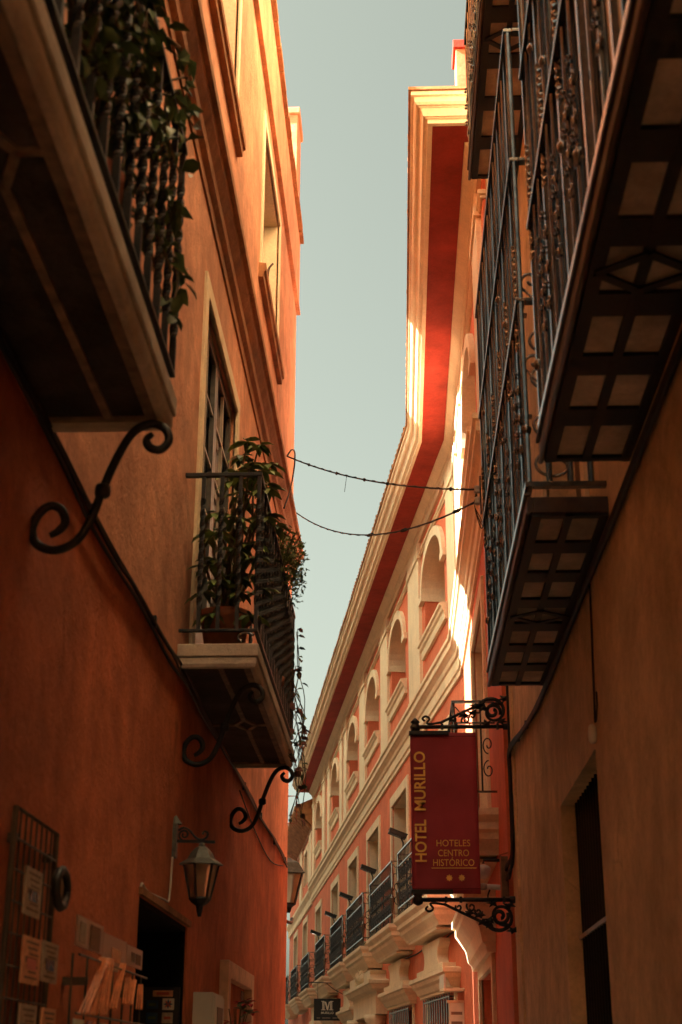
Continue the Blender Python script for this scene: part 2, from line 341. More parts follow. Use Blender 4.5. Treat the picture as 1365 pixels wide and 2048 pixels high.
# upper windows
for H in (WINA, WINB):
    a, b, c, d = H
    fr = MB(); w = .11
    for u0, u1, z0, z1 in ((a-w, a, c, d+w), (b, b+w, c, d+w), (a, b, d, d+w)): fr.box(XL-.02, XL+.02, u0, u1, z0, z1)
    win = part(fr, 'window', CREAM, house, bevel=.005)
    rv = MB()   # painted reveal lining
    rv.box(XL-.30, XL-.02, a, a+.012, c, d); rv.box(XL-.30, XL-.02, b-.012, b, c, d); rv.box(XL-.30, XL-.02, a+.012, b-.012, d-.012, d)
    part(rv, 'reveal', CREAM, win)
    part(MB().box(XL-.335, XL-.31, a, b, c, d), 'pane', GLASS, win)
    m = (a+b)/2; part(MB().box(XL-.31, XL-.27, m-.03, m+.03, c, d).box(XL-.31, XL-.272, a+.012, a+.07, c, d).box(XL-.31, XL-.272, b-.07, b-.012, c, d), 'casement', SHUT, win)
    part(MB().extr([(-.02, 8.80), (.05, 8.80), (.055, 8.86), (.075, 8.87), (.075, 8.955), (-.02, 8.97)], lambda u, v, t: (XL+u, t, v), a-.2, b+.25), 'sill', LEDGE, win, bevel=.004)
    part(MB().tube(catmull([(XL+.05, a+.2, 8.97), (XL+.06, a+.2, 9.12), (XL+.10, a+.22, 9.2)], 4), .012), 'hook', IRON, win)
part(MB().box(XL-.338, XL-.30, SHOP[0], SHOP[1], SHOP[2], SHOP[3]), 'shop_shade_panel', DARK, house)  # near-black panel painting the unlit depth of the shop
part(MB().box(XL-.30, XL-.004, SHOP[0], SHOP[0]+.03, 0, SHOP[3]-.03).box(XL-.30, XL-.004, SHOP[1]-.03, SHOP[1], 0, SHOP[3]-.03).box(XL-.30, XL-.004, SHOP[0], SHOP[1], SHOP[3]-.03, SHOP[3]), 'doorway_shade_lining', DARK, house)  # near-black lining painting the shade of the deep doorway
part(MB().bar((XL+.012, SHOP[0]-.03, SHOP[3]+.02), (XL+.012, SHOP[1]+.03, SHOP[3]+.02), .03, .035), 'door_lintel_trim', LEDGE, house)

# ---- iron work used on the left balconies
SCROLL_PX = [(88, 1078), (104, 1070), (118, 1052), (108, 1027), (84, 1019), (61, 1036), (50, 1068), (64, 1096), (104, 1107), (146, 1088), (174, 1040), (190, 992), (214, 930), (240, 881), (264, 859), (295, 853), (319, 867), (325, 890), (308, 907), (286, 902), (278, 886), (290, 874)]
def scroll_bracket(y, z, parent):
    pts = catmull([(XL+.01+(px-50)*.00172, y, z-.022-(py-853)*.00192) for px, py in SCROLL_PX], 4)
    n = len(pts); r = [.0165 if 6 < i < n-6 else .011+.0055*min(i, n-1-i)/6 for i in range(n)]
    o = part(MB().tube(pts, r, 8), 'scroll_bracket', IRONB, parent, True)
    c = Vector((XL+.01+(192-50)*.00172, y, z-.022-(990-853)*.00192))
    part(MB().lathe([(.017, -.026), (.028, -.018), (.03, 0), (.028, .018), (.017, .026)], 8, c), 'collar', IRONB, parent, True)
def twisted_bar_mesh(name, h, r, mat, tw0, tw1, turns):
    mb = MB(); n = 40; vs = []; k = 4
    zs = [0]+[tw0+(tw1-tw0)*i/n for i in range(n+1)]+[h]
    for z in zs:
        a = 0 if z <= tw0 else (turns*2*math.pi if z >= tw1 else turns*2*math.pi*(z-tw0)/(tw1-tw0))
        for j in range(k): vs.append((r*1.25*math.cos(a+j*math.pi/2+.78), r*1.25*math.sin(a+j*math.pi/2+.78), z))
    m = len(zs); mb.add(vs, [(i*k+j, i*k+(j+1) % k, (i+1)*k+(j+1) % k, (i+1)*k+j) for i in range(m-1) for j in range(k)]+[(3, 2, 1, 0), tuple((m-1)*k+j for j in range(k))])
    return mb.mesh(name, mat)
bar_l = twisted_bar_mesh('bar', 1.0, .0135, IRONB, .15, .85, 2.5)
def left_balcony(y0, y1, bracket_ys):
    xo = -.815; zb, zt = 3.83, 3.965
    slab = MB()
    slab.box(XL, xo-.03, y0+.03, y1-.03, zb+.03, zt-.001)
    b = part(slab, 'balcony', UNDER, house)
    # moulded stone edge in two courses round three sides
    path = [(XL, y0+.04), (xo-.04, y0+.04), (xo-.04, y1-.04), (XL, y1-.04)]
    path = path[::-1]
    for prof, nm in (([(.0, 3.885), (.04, 3.885), (.04, 3.96), (.0, 3.97)], 'edge_course'), ([(-.012, 3.818), (.022, 3.818), (.03, 3.84), (.03, 3.88), (-.012, 3.88)], 'lower_course')):
        part(MB().sweep(path, prof), nm, STONE, b, bevel=.006)
    # flat irons carrying the underside, with a lozenge in the middle
    mx = (XL+xo)/2; my = (y0+y1)/2+.15
    fi = [((mx, y0+.02, 0), (mx, my-.16, 0)), ((mx, my+.16, 0), (mx, y1-.02, 0)), ((XL, my, 0), (mx-.07, my, 0)), ((mx+.07, my, 0), (xo-.02, my, 0)),
          ((mx, my-.16, 0), (mx-.07, my, 0)), ((mx-.07, my, 0), (mx, my+.16, 0)), ((mx, my+.16, 0), (mx+.07, my, 0)), ((mx+.07, my, 0), (mx, my-.16, 0))]
    for p, q in fi: put(MB().bar((p[0], p[1], 3.852), (q[0], q[1], 3.852), .03, .012).mesh('flat_iron', FLATI), 'flat_iron', b)
    for y in (y0+.05, y1-.05): put(MB().bar((XL, y, 3.85), (xo-.02, y, 3.85), .05, .014).mesh('flat_iron', FLATI), 'flat_iron', b)
    put(MB().bar((xo-.07, y0+.05, 3.849), (xo-.07, y1-.05, 3.849), .06, .012).mesh('flat_iron', FLATI), 'flat_iron', b)
    # rails and bars
    xr = xo-.022
    for z, w in ((5.06, .036), (4.05, .026)):
        r = MB(); r.bar((XL, y0+.03, z), (xr+w/2, y0+.03, z), w, w*.7); r.bar((xr, y0+.03+w/2, z), (xr, y1-.03-w/2, z), w, w*.7); r.bar((XL, y1-.03, z), (xr+w/2, y1-.03, z), w, w*.7)
        part(r, 'rail', IRONB, b, bevel=.003)
    n = int((y1-y0-.06)/.19)
    for i in range(n+1): put(bar_l, 'bar', b, (xr, y0+.03+(y1-y0-.06)*i/n, 4.05))
    for y in (y0+.03, y1-.03):
        for i in (1, 2, 3): put(bar_l, 'bar', b, (XL+(xr-XL)*i/4, y, 4.05))
        pts = [(xr-.02-.13*t*math.cos(0)-.0, y, 0) for t in (0,)]
        sp = [(xr-.07+(.065-.009*k)*math.cos(k*.75+.4), y, 4.00+(.045-.005*k)*math.sin(k*.75+.4)) for k in range(6)]
        put(MB().tube(catmull(sp, 3), .009, 6).mesh('base_scroll', IRON, True), 'base_scroll', b)
    for y in bracket_ys: scroll_bracket(y, 3.82, b)
    return b
left_balcony(1.1, 4.83, [1.7, 4.70]); left_balcony(8.14, 11.2, [8.5, 11.06])

# ================================================================ ochre house (right)
ochre = root('ochre_house', (XR+3, 5, 0), 'ochre stucco house with tall caged iron balconies and latticed undersides', 'house')
FR = lambda y, z, d: (XR+d, y, z)
GWIN = (7.52, 9.30, 1.2, 3.19, .14)
B1, B2 = (2.6, 5.88), (6.53, 9.86)
RD = [(B1[0]+.7, B1[1]-.75, 4.3, 7.0), (B2[0]+.75, B2[1]-.75, 4.3, 7.0), (B2[0]+.75, B2[1]-.75, 8.65, 11.2), (B1[0]+.7, B1[1]-.75, 8.65, 11.2)]
mb = MB(); wall_sheet(mb, FR, -3, 13.1, 0, 18, [GWIN]+RD, .3)  # raised out of view so its sunlit top bounces light into the street
mb.quad((XR, -3, 0), (XR+.3, -3, 0), (XR+.3, -3, 18), (XR, -3, 18)); mb.quad((XR, 13.1, 0), (XR+.3, 13.1, 0), (XR+.3, 13.1, 18), (XR, 13.1, 18)); part(mb, 'wall', OCHRE, ochre)
part(MB().box(XR+.3, 14, -3, 13.1, 0, 17.98), 'unseen_rear_mass', OCHRE, ochre)
part(MB().box(4.5, 14, -13, -3.002, 0, 11), 'unseen_rear_mass', OCHRE, ochre)  # matching unseen block added behind the viewer to enclose the shaded court
part(MB().box(XR-.022, XR+.1, 12.62, 13.12, 0, 17.9), 'corner_pilaster', OCHRE, ochre, bevel=.012)
for H in RD:
    a, b, c, d = H; w = .14; fr = MB()
    for u0, u1, z0, z1 in ((a-w, a, c, d+w), (b, b+w, c, d+w), (a, b, d, d+w)): fr.box(XR-.025, XR+.02, u0, u1, z0, z1)
    o = part(fr, 'door_surround', CREAM, ochre, bevel=.005)
    part(MB().box(XR+.2, XR+.24, a, b, c, d), 'door_leaf', SHUT, o)
# ground floor window: grille set back in the reveal
a, b, c, d = GWIN[:4]
gw = part(MB().box(XR+.128, XR+.139, a, b, c, d), 'window', GLASS, ochre)
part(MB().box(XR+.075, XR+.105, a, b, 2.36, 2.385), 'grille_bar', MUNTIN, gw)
part(MB().box(XR+.108, XR+.127, a, a+.06, c, d).box(XR+.108, XR+.127, b-.06, b, c, d).box(XR+.108, XR+.127, a+.06, b-.06, d-.07, d).box(XR+.108, XR+.127, (a+b)/2-.035, (a+b)/2+.035, c, d-.07), 'window_frame', IRONB, gw)
gb = MB().tube([(0, 0, 0), (0, 0, d-c)], .010, 6).mesh('grille_bar', IRONB, True)
for i in range(1, 15): put(gb, 'grille_bar', gw, (XR+.09, a+(b-a)*i/15, c))

# ---- caged balconies
H_CAGE = 2.78
def cage_bar_mesh(name, h, tw):
    if tw: return twisted_bar_mesh(name, h, .014, IRON, .85, 1.5, 6)
    return MB().lathe([(.0165, 0), (.0165, h)], 8, (0, 0, 0), rad(-71)).mesh(name, IRON)
cb_plain, cb_twist = cage_bar_mesh('bar', H_CAGE, False), cage_bar_mesh('bar', H_CAGE, True)
cb_short = cage_bar_mesh('bar', 1.2, False)
knob = MB().lathe([(.008, -.03), (.022, -.02), (.027, 0), (.022, .02), (.008, .03)], 8).mesh('knob', IRON, True)
def spiral(cx, cz, r0, r1, a0, a1, n=26):
    return [(cx+(r0+(r1-r0)*k/n)*math.cos(a0+(a1-a0)*k/n), cz+(r0+(r1-r0)*k/n)*math.sin(a0+(a1-a0)*k/n)) for k in range(n+1)]
# C scroll ornament in the (u,z) plane, u across
def cscroll():
    top = spiral(.085, .115, .085, .02, math.pi*1.5, -math.pi*.9)
    bot = spiral(.085, -.115, .085, .02, math.pi*.5, math.pi*2.9)
    return top, bot
def ornament_mesh():
    mb = MB()
    for s in (-1, 1):
        for z in (0, .17, .34):
            q = spiral(s*.026, z, .03, .01, 0, s*5.0, 10); mb.tube([(0, u, v) for u, v in q], .0085, 5)
            mb.lathe([(.004, -.012), (.015, 0), (.004, .012)], 6, (-.012, s*.02, z+.085))
    return mb.mesh('ornament', IRON, True)
orn = ornament_mesh()
def caged_balcony(Y, z0, h, name='balcony', tall=True):
    y0, y1 = Y; xo = .652
    tile = MB().box(xo+.02, XR, y0+.02, y1-.02, z0+.035, z0+.114)
    b = part(tile, name, TILEU, ochre)
    # fascia: dark board with a brighter bottom lip
    part(MB().box(xo, xo+.03, y0, y1, z0+.03, z0+.115).box(xo+.03, XR, y0, y0+.02, z0+.03, z0+.115).box(xo+.03, XR, y1-.02, y1, z0+.03, z0+.115).box(xo-.012, xo+.02, y0-.012, y1+.012, z0+.116, z0+.138), 'fascia', FASCIA, b, bevel=.004)
    part(MB().tube([(xo+.004, y0, z0+.022), (xo+.004, y1, z0+.022)], .013, 8), 'lip', FASCIA, b, True)
    # lattice under the tiles: two columns of cells, a lozenge bay in the middle
    zl = z0+.022; bm = dict(w=.06)
    xs = [xo+.045, (xo+XR)/2+.005, XR-.02]
    for x, wd in zip(xs, (.05, .038, .04)):
        put(MB().box(x-wd/2, x+wd/2, y0+.01, y1-.01, zl-.008, zl+.008).mesh('lattice_bar', IRONB), 'lattice_bar', b)
    n = 7; L = (y1-y0)/n
    for i in range(n+1):
        yc = y0+L*i; wd = .16 if 0 < i < n else .10; ya, yb = max(y0+.01, yc-wd/2), min(y1-.01, yc+wd/2)
        put(MB().box(xo+.06, XR-.03, ya, yb, zl-.0055, zl+.0105).mesh('lattice_plate', IRONB), 'lattice_plate', b)
    yc = y0+L*3.5
    for p, q in (((xs[0], yc), (xs[1], yc+.12)), ((xs[1], yc+.12), (xs[2], yc)), ((xs[0], yc), (xs[1], yc-.12)), ((xs[1], yc-.12), (xs[2], yc))):
        put(MB().bar((p[0], p[1], zl-.014), (q[0], q[1], zl-.014), .035, .01).mesh('lattice_bar', IRONB), 'lattice_bar', b)
    # rails
    zb = z0+.19; xr = xo+.018
    levels = [zb, z0+1.23, z0+2.10, zb+h] if tall else [zb, zb+h]
    for k, z in enumerate(levels):
        r = MB(); ww, hh = (.05, .022) if k else (.04, .03)
        r.bar((xr, y0+.012, z), (xr, y1-.012, z), ww, hh)
        for y in (y0+.03, y1-.03): r.bar((XR, y, z-.002), (xr+ww/2, y, z-.002), ww, hh)
        part(r, 'rail', IRON, b, bevel=.003)
    n = int((y1-y0)/.2)
    for i in range(n+1):
        y = y0+.03+(y1-y0-.06)*i/n
        put((cb_twist if i % 3 == 1 else cb_plain) if tall else cb_short, 'bar', b, (xr, y, zb))
        if tall and i % 2 == 0: put(knob, 'knob', b, (xr, y, zb+[.30, .62, 1.35, 1.75][i//2 % 4]))
        if i % 3 == 2 or i % 4 == 1: kind(put(orn, 'ornament', b, (xr-.012, y, zb+.28)), 'stuff')
    for y in (y0+.03, y1-.03):
        for i in (1, 2, 3):
            put(cb_plain if tall else cb_short, 'bar', b, (xr+(XR-xr)*i/3.7, y, zb))
        for k in ((.22, .70) if tall else (.4,)):
            mb = MB()
            for q in cscroll(): mb.tube([(xr+.02+u*1.35, y, zb+k+v) for u, v in q], .008, 6)
            mb.tube([(xr+.01, y, zb+k+.42), (xr+.17, y, zb+k+.24)], .007, 6); q = spiral(xr+.06, zb+k+.46, .05, .015, math.pi, -math.pi*.9, 16); mb.tube([(u, y, v) for u, v in q], .008, 6)
            part(mb, 'scroll', IRON, b, True)
    return b
caged_balcony(B1, 4.115, H_CAGE); caged_balcony(B2, 4.115, H_CAGE)
caged_balcony((B2[0]+.05, 10.05), 8.48, 1.2, 'balcony', False)

# ================================================================ hotel
P0 = (1.0, 20.971); HA = rad(7.4)
dirv = Vector((-math.sin(HA), math.cos(HA))); S = lambda s, o=0: (P0[0]+dirv.x*s-math.cos(HA)*o, P0[1]+dirv.y*s-math.sin(HA)*o)
TF = Matrix.Translation((P0[0], P0[1], 0)) @ Matrix.Rotation(HA, 4, 'Z')     # local x into the wall, y along the facade
TN = Matrix.Translation((P0[0], P0[1], 0))
hotel = root('hotel_building', (4, 22, 0), 'coral and cream hotel with red soffit under its cornice and arched attic windows', 'hotel')
FH = lambda u, z, d: (d, u, z)
ZA, ZS, ZC = 8.72, 9.6, 10.22           # arch sill, springing, crown
far_c = [2.5, 7.4, 12.0, 16.7, 22.1, 28.5]; near_c = [-4.3]
far_b = [(.75, 4.53), (5.45, 9.04), (10.41, 14.09), (15.2, 18.71), (20.7, 24.22), (27.06, 30.86)]; near_b = [(-6.6, -2.2)]
HW = 1.1
def bay_holes(cs): return [(c-HW, c+HW, ZA, ZC, .5) for c in cs]+[(c-1.15, c+1.15, 4.05, 6.62, .42) for c in cs]
G_far = [(2.62, 1.3), (7.2, 1.35), (16.9, 1.3), (22.3, 1.3), (28.5, 1.3)]
PORTAL = (10.6, 13.4)
def arch_pt(c, t): return (c+HW*math.cos(t), ZS+(ZC-ZS)*math.sin(t))
def hotel_wall(T, u0, u1, cs, extra, name):
    mb = MB(T); wall_sheet(mb, FH, u0, u1, 0, 10.74, bay_holes(cs)+extra, .4)
    for c in cs:       # spandrels that turn the rectangular hole into an arch
        n = 14
        for k in range(n):
            a = arch_pt(c, math.pi*k/n); b = arch_pt(c, math.pi*(k+1)/n)
            mb.quad((0, a[0], a[1]), (0, a[0], ZC), (0, b[0], ZC), (0, b[0], b[1]))
    return part(mb, name, CORAL, hotel)
hotel_wall(TF, 0, 31.5, far_c, [(c-h, c+h, .9, 2.68, .3) for c, h in G_far]+[(*PORTAL, 0, 2.6, .5)], 'facade_wall')
NDOOR = (-5.2, -2.75)
hotel_wall(TN, -7.72, 0, near_c, [(*NDOOR, 0, 2.62, .45)], 'facade_wall')
mb = MB(); mb.prism([(1.5, 13.25), (1.5, 20.99), S(31.4, -.5), (12, 54), (14.2, 13.25)], 0, 11.05)
part(mb, 'unseen_rear_mass', CORAL, hotel)
part(MB().box(1.0, 1.5, 13.245, 13.25, 0, 10.7), 'end_wall', CORAL, hotel)
# cornice: frieze, red soffit, crowning mouldings, tile edge
path = [(1.045, 13.25), (1.0, 13.25), P0, S(31.5)]
part(MB().sweep(path, [(-.05, 10.74), (.05, 10.74), (.05, 10.86), (.075, 10.88), (.075, 10.93), (.12, 10.97), (.18, 11.03), (.19, 11.06), (-.05, 11.06)]), 'frieze_moulding', CREAM, hotel, bevel=.003)
part(MB().sweep(path, [(.19, 11.05), (.545, 11.05), (.545, 11.10), (.19, 11.10)]), 'red_soffit', REDSOF, hotel)
for prof in ([(.546, 11.00), (.60, 11.00), (.60, 11.045), (.625, 11.05), (.625, 11.12), (.546, 11.12)],
             [(.626, 11.06), (.645, 11.06), (.675, 11.14), (.69, 11.145), (.69, 11.2), (.626, 11.2)],
             [(.691, 11.155), (.715, 11.155), (.735, 11.18), (.745, 11.235), (.775, 11.24), (.775, 11.285), (.691, 11.285)]):
    part(MB().sweep(path, prof), 'cornice_moulding', CREAM, hotel, bevel=.003)
part(MB().sweep(path, [(-.5, 11.29), (.80, 11.29), (.80, 11.325), (-.5, 11.62)]), 'roof_edge', LEDGE, hotel)
tile_m = MB().extr([(.085*math.cos(math.pi*k/6), .05*math.sin(math.pi*k/6)) for k in range(7)]+[(.07*math.cos(math.pi*k/6), .036*math.sin(math.pi*k/6)) for k in range(6, -1, -1)], lambda u, v, t: (t, u, v), -.0, .5).mesh('roof_tile', LEDGE)
for k in range(38): put(tile_m, 'roof_tile', hotel, (.215+rnd.uniform(-.008, .006), 12.72+k*.214, 11.318), (0, -.26, 0))
for k in range(142): put(tile_m, 'roof_tile', hotel, (*S(.1+k*.22,   .79+rnd.uniform(-.008, .006)), 11.327), (0, -.26, HA))
# string course
path2 = [(1.045, 13.25), (1.0, 13.25), P0, S(31.5)]
part(MB().sweep(path2, [(-.03, 7.16), (.035, 7.16), (.035, 7.24), (.06, 7.26), (.06, 7.44), (.085, 7.46), (.10, 7.53), (.14, 7.58), (.17, 7.6), (.17, 7.7), (.20, 7.72), (.20, 7.78), (-.03, 7.86)]), 'string_course', CREAM, hotel, bevel=.003)
part(MB().sweep(path2, [(-.03, 10.44), (.03, 10.44), (.03, 10.47), (.055, 10.48), (.055, 10.53), (-.03, 10.55)]), 'band_moulding', CREAM, hotel)
# pilasters of the attic storey
def pilaster(T, a, b):
    p = part(MB(T).box(-.062, .02, a, b, 8.02, 10.42), 'pilaster', CREAM, hotel, bevel=.004)
    part(MB(T).box(-.095, .02, a-.09, b+.09, 7.80, 7.93).box(-.08, .02, a-.05, b+.05, 7.93, 8.02), 'pilaster_base', CREAM, p, bevel=.004)
    part(MB(T).box(-.088, .02, a-.04, b+.04, 10.42, 10.56).box(-.07, .02, a, b, 10.56, 10.737), 'pilaster_capital', CREAM, p, bevel=.004)
for a, b in ((.05, .80), (3.98, 5.42), (8.78, 10.05), (13.35, 14.65), (18.1, 18.95), (19.5, 20.3), (23.7, 24.6), (25.7, 26.7), (30.3, 31.2)): pilaster(TF, a, b)
for a, b in ((-.85, -.1), (-2.6, -1.75), (-7.4, -6.5)): pilaster(TN, a, b)
# arched attic openings
def arch_bay(T, c):
    n = 16; ts = [math.pi*k/n for k in range(n+1)]
    sof = MB(T)
    for t0, t1 in zip(ts, ts[1:]):
        a = arch_pt(c, t0); b = arch_pt(c, t1); sof.quad((0, a[0], a[1]), (0, b[0], b[1]), (.5, b[0], b[1]), (.5, a[0], a[1]))
    o = part(sof, 'arched_window', CREAM, hotel, True)
    band = MB(T); W = .17
    def ring(k, d): return [(c+(HW+k)*math.cos(t), ZS+(ZC-ZS+k)*math.sin(t)) for t in ts]
    i_, o_ = ring(0, 0), ring(W, 0); m = len(ts)
    for k in range(m-1):
        A, B, Cc, D = i_[k], i_[k+1], o_[k+1], o_[k]; x0, x1 = -.07, .005
        band.quad((x0, *A), (x0, *D), (x0, *Cc), (x0, *B)); band.quad((x0, *D), (x1, *D), (x1, *Cc), (x0, *Cc)); band.quad((x1, *A), (x0, *A), (x0, *B), (x1, *B))
    part(band, 'archivolt', CREAM, o, False)
    for s in (-1, 1):
        u0, u1 = sorted((c+s*(HW-.02), c+s*(HW+.36)))
        part(MB(T).box(-.078, .5, u0 if s > 0 else c-HW-.36, u1 if s > 0 else c-HW+.02, ZS-.14, ZS+.002) if False else MB(T).box(-.078, .48, c+s*HW-(.02 if s > 0 else 0), c+s*HW+(.0 if s > 0 else .02), ZS-.13, ZS-.002).box(-.078, .003, min(c+s*HW, c+s*(HW+.34)), max(c+s*HW, c+s*(HW+.34)), ZS-.13, ZS-.002), 'impost', CREAM, o, bevel=.003)
    part(MB(T).box(.44, .49, c-HW, c+HW, ZA, ZC), 'shutter', SHUT, o)
    part(MB(T).sweep([(0, c-1.3), (0, c+1.3)], [(-.02, 8.42), (.05, 8.42), (.06, 8.55), (.09, 8.58), (.10, 8.63), (.13, 8.65), (.13, 8.70), (-.02, 8.715)]), 'sill', CREAM, o, bevel=.003)
for c in far_c: arch_bay(TF, c)
for c in near_c: arch_bay(TN, c)
# first-floor windows: frames, cream reveals, leaf
def tall_window(T, c, z0, z1, hw, parent, dep=.42):
    w = .2; a, b = c-hw, c+hw
    fr = MB(T)
    fr.box(-.035, .02, a-w, a, z0, z1+w).box(-.035, .02, b, b+w, z0, z1+w).box(-.035, .02, a, b, z1, z1+w)
    o = part(fr, 'window', CREAM, parent, bevel=.004)
    rv = MB(T); rv.box(.021, dep-.03, a, a+.012, z0, z1); rv.box(.021, dep-.03, b-.012, b, z0, z1); rv.box(.021, dep-.03, a+.012, b-.012, z1-.012, z1)
    part(rv, 'reveal', CREAM, o)
    part(MB(T).box(dep-.03, dep-.005, a, b, z0, z1), 'pane', GLASS, o)
    lf = MB(T); m = c
    for u in (a+.012, m-.04, b-.092): lf.box(dep-.075, dep-.03, u, u+.08, z0, z1)
    lf.box(dep-.072, dep-.031, a+.092, b-.092, z1-.1, z1-.012)
    part(lf, 'window_leaf', SHUT, o)
for c in far_c: tall_window(TF, c, 4.05, 6.62, 1.15, hotel)
for c in near_c: tall_window(TN, c, 4.05, 6.62, 1.15, hotel)
# balconies
def baluster_panel(mb, A, B, z0, z1):
    """dense ornamental ironwork between two plan points (local), small pieces joined"""
    A = Vector(A); B = Vector(B); L = (B-A).length; n = max(2, int(L/.17)); d = (B-A)/n
    zl, zu = z0+.16, z1-.22
    for i in range(1, n):
        p = A+d*i
        mb.bar((p.x, p.y, z0), (p.x, p.y, z1), .014, .014)
        if i % 2: mb.lathe([(.008, 0), (.028, .02), (.022, .05), (.010, .16), (.012, .17)], 5, (p.x, p.y, zl+.02)); mb.lathe([(.012, 0), (.010, .01), (.026, .12), (.034, .15), (.008, .17)], 5, (p.x, p.y, zu-.2))
        else:
            for z in (zl+.12, (zl+zu)/2, zu-.12): mb.lathe([(.006, -.035), (.03, 0), (.006, .035)], 5, (p.x, p.y, z))
    for i in range(n):
        p = A+d*i; q = A+d*(i+1)
        for k in range(3):
            za = zl+.1+(zu-zl-.2)*k/3; zb = zl+.1+(zu-zl-.2)*(k+1)/3
            if k % 2: za, zb = zb, za
            mb.bar((p.x, p.y, za), (q.x, q.y, zb), .009, .009)
def hotel_balcony(T, a, b, parent):
    out = .40
    path = [(.02, a), (-out, a), (-out, b), (.02, b)]
    prof = [(-.16, 3.60), (-.10, 3.60), (-.085, 3.64), (-.01, 3.74), (.0, 3.80), (.045, 3.83), (.045, 3.90), (.09, 3.95), (.10, 3.965), (.10, 4.03), (-.16, 4.04)]
    o = part(MB(T).sweep(path, prof), 'balcony', CREAM, parent, bevel=.003)
    part(MB(T).box(-out+.17, .02, a+.17, b-.17, 3.625, 4.03), 'slab', CREAM, o)
    part(MB(T).box(-out+.10, .02, a+.4, b-.4, 3.56, 3.598), 'soffit_panel', CREAM, o, bevel=.004)
    x = -out-.02; ya, yb = a-.02, b+.02
    for z, w in ((5.12, .034), (4.9, .022), (4.2, .026)):
        part(MB(T).bar((.0, ya, z), (x-w/2, ya, z), w, w*.8).bar((x, ya+w/2, z), (x, yb-w/2, z), w, w*.8).bar((.0, yb, z), (x-w/2, yb, z), w, w*.8), 'rail', IRON, o)
    for y in (ya, yb):
        part(MB(T).lathe([(.017, 0), (.017, .18), (.045, .42), (.047, .44), (.02, .47), (.02, .55), (.045, .58), (.02, .62), (.045, .86), (.02, .9), (.017, 1.07)], 6, (x, y, 4.04)), 'corner_post', IRON, o, True)
    mb = MB(T); baluster_panel(mb, (x, ya, 0), (x, yb, 0), 4.04, 5.11); kind(part(mb, 'front_ironwork', IRONB, o), 'stuff')
    sc_ = MB(T)
    for y in (ya, yb):
        for q in cscroll(): sc_.tube([(x+.03+u*1.1, y, 4.55+v*1.1) for u, v in q], .008, 5)
        sc_.tube([(x+.02, y, 5.07), (x+.2, y, 4.84)], .006, 5); sc_.tube([(x+.02, y, 4.07), (x+.2, y, 4.3)], .006, 5)
        part(MB(T).bar((x+.275, y, 4.2), (x+.275, y, 5.1), .018, .018), 'end_bar', IRONB, o)
        for q in cscroll(): sc_.tube([(x+.285+u*.7, y, 4.55+v*1.1) for u, v in q], .007, 5)
    kind(part(sc_, 'end_scrolls', IRONB, o, True), 'stuff')
    return o
for a, b in far_b: hotel_balcony(TF, a, b, hotel)
for a, b in near_b: hotel_balcony(TN, a, b, hotel)
# ground floor windows with flared pediments and grilles
def flared_window(T, c, h, parent, grille=True):
    a, b = c-h-.28, c+h+.28
    o = part(MB(T).sweep([(.02, a), (-.02, a), (-.02, b), (.02, b)], [(-.0, 2.69), (.09, 2.69), (.09, 2.73), (.12, 2.75), (.16, 2.83), (.20, 2.87), (.215, 2.92), (.25, 2.94), (.25, 3.0), (-.0, 3.03)]), 'window', CREAM, parent, bevel=.003)
    part(MB(T).box(-.20, .02, a+.2, b-.2, 3.03, 3.10), 'pediment_step', CREAM, o, bevel=.003)
    pts = [(c-h*.62, 3.10)]+[(c-h*(.62-.10*math.sin(math.pi*k/8)), 3.10+.3*k/8) for k in range(1, 8)]+[(c-h*.66, 3.40), (c-h*.70, 3.43), (c-h*.70, 3.49)]
    pts += [(2*c-u, z) for u, z in pts[::-1]]
    part(MB(T).extr(pts, lambda u, v, t: (t, u, v), -.17, .02), 'pediment', CREAM, o, bevel=.003)
    tr = MB(T); tr.box(-.03, .02, c-h-.16, c-h, .8, 2.69); tr.box(-.03, .02, c+h, c+h+.16, .8, 2.69); part(tr, 'surround', CREAM, o)
    part(MB(T).box(.27, .295, c-h, c+h, .9, 2.68), 'pane', GLASS, o)
    if grille:
        g = MB(T)
        for z in (2.2, 2.62, 1.5): g.bar((-.10, c-h, z), (-.10, c+h, z), .02, .02); g.bar((-.10, c-h, z), (.02, c-h, z), .018, .018); g.bar((-.10, c+h, z), (.02, c+h, z), .018, .018)
        gr = part(g, 'grille_rail', IRON, o)
        gm = MB().tube([(0, 0, 0), (0, 0, 1.75)], .011, 5).mesh('grille_bar', IRON, True)
        n = 11
        for i in range(n+1):
            p = T @ Vector((-.10, c-h+2*h*i/n, .92)); put(gm, 'grille_bar', gr, p)
for c, h in G_far: flared_window(TF, c, h, hotel)
# near doorway
c = (NDOOR[0]+NDOOR[1])/2; a, b = NDOOR[0]-.3, NDOOR[1]+.3
o = part(MB(TN).sweep([(.02, a), (-.02, a), (-.02, b), (.02, b)], [(0, 2.74), (.07, 2.74), (.08, 2.80), (.12, 2.84), (.15, 2.98), (.24, 3.12), (.27, 3.16), (.27, 3.24), (.31, 3.26), (.31, 3.34), (0, 3.40)]), 'doorway', CREAM, hotel, bevel=.003)
tr = MB(TN); tr.box(-.04, .02, a+.1, NDOOR[0], 0, 2.74); tr.box(-.04, .02, NDOOR[1], b-.1, 0, 2.74); tr.box(-.04, .02, NDOOR[0], NDOOR[1], 2.62, 2.74); part(tr, 'surround', CREAM, o, bevel=.004)
part(MB(TN).box(.38, .44, NDOOR[0], NDOOR[1], 0, 2.62), 'door_leaf', SHUT, o)
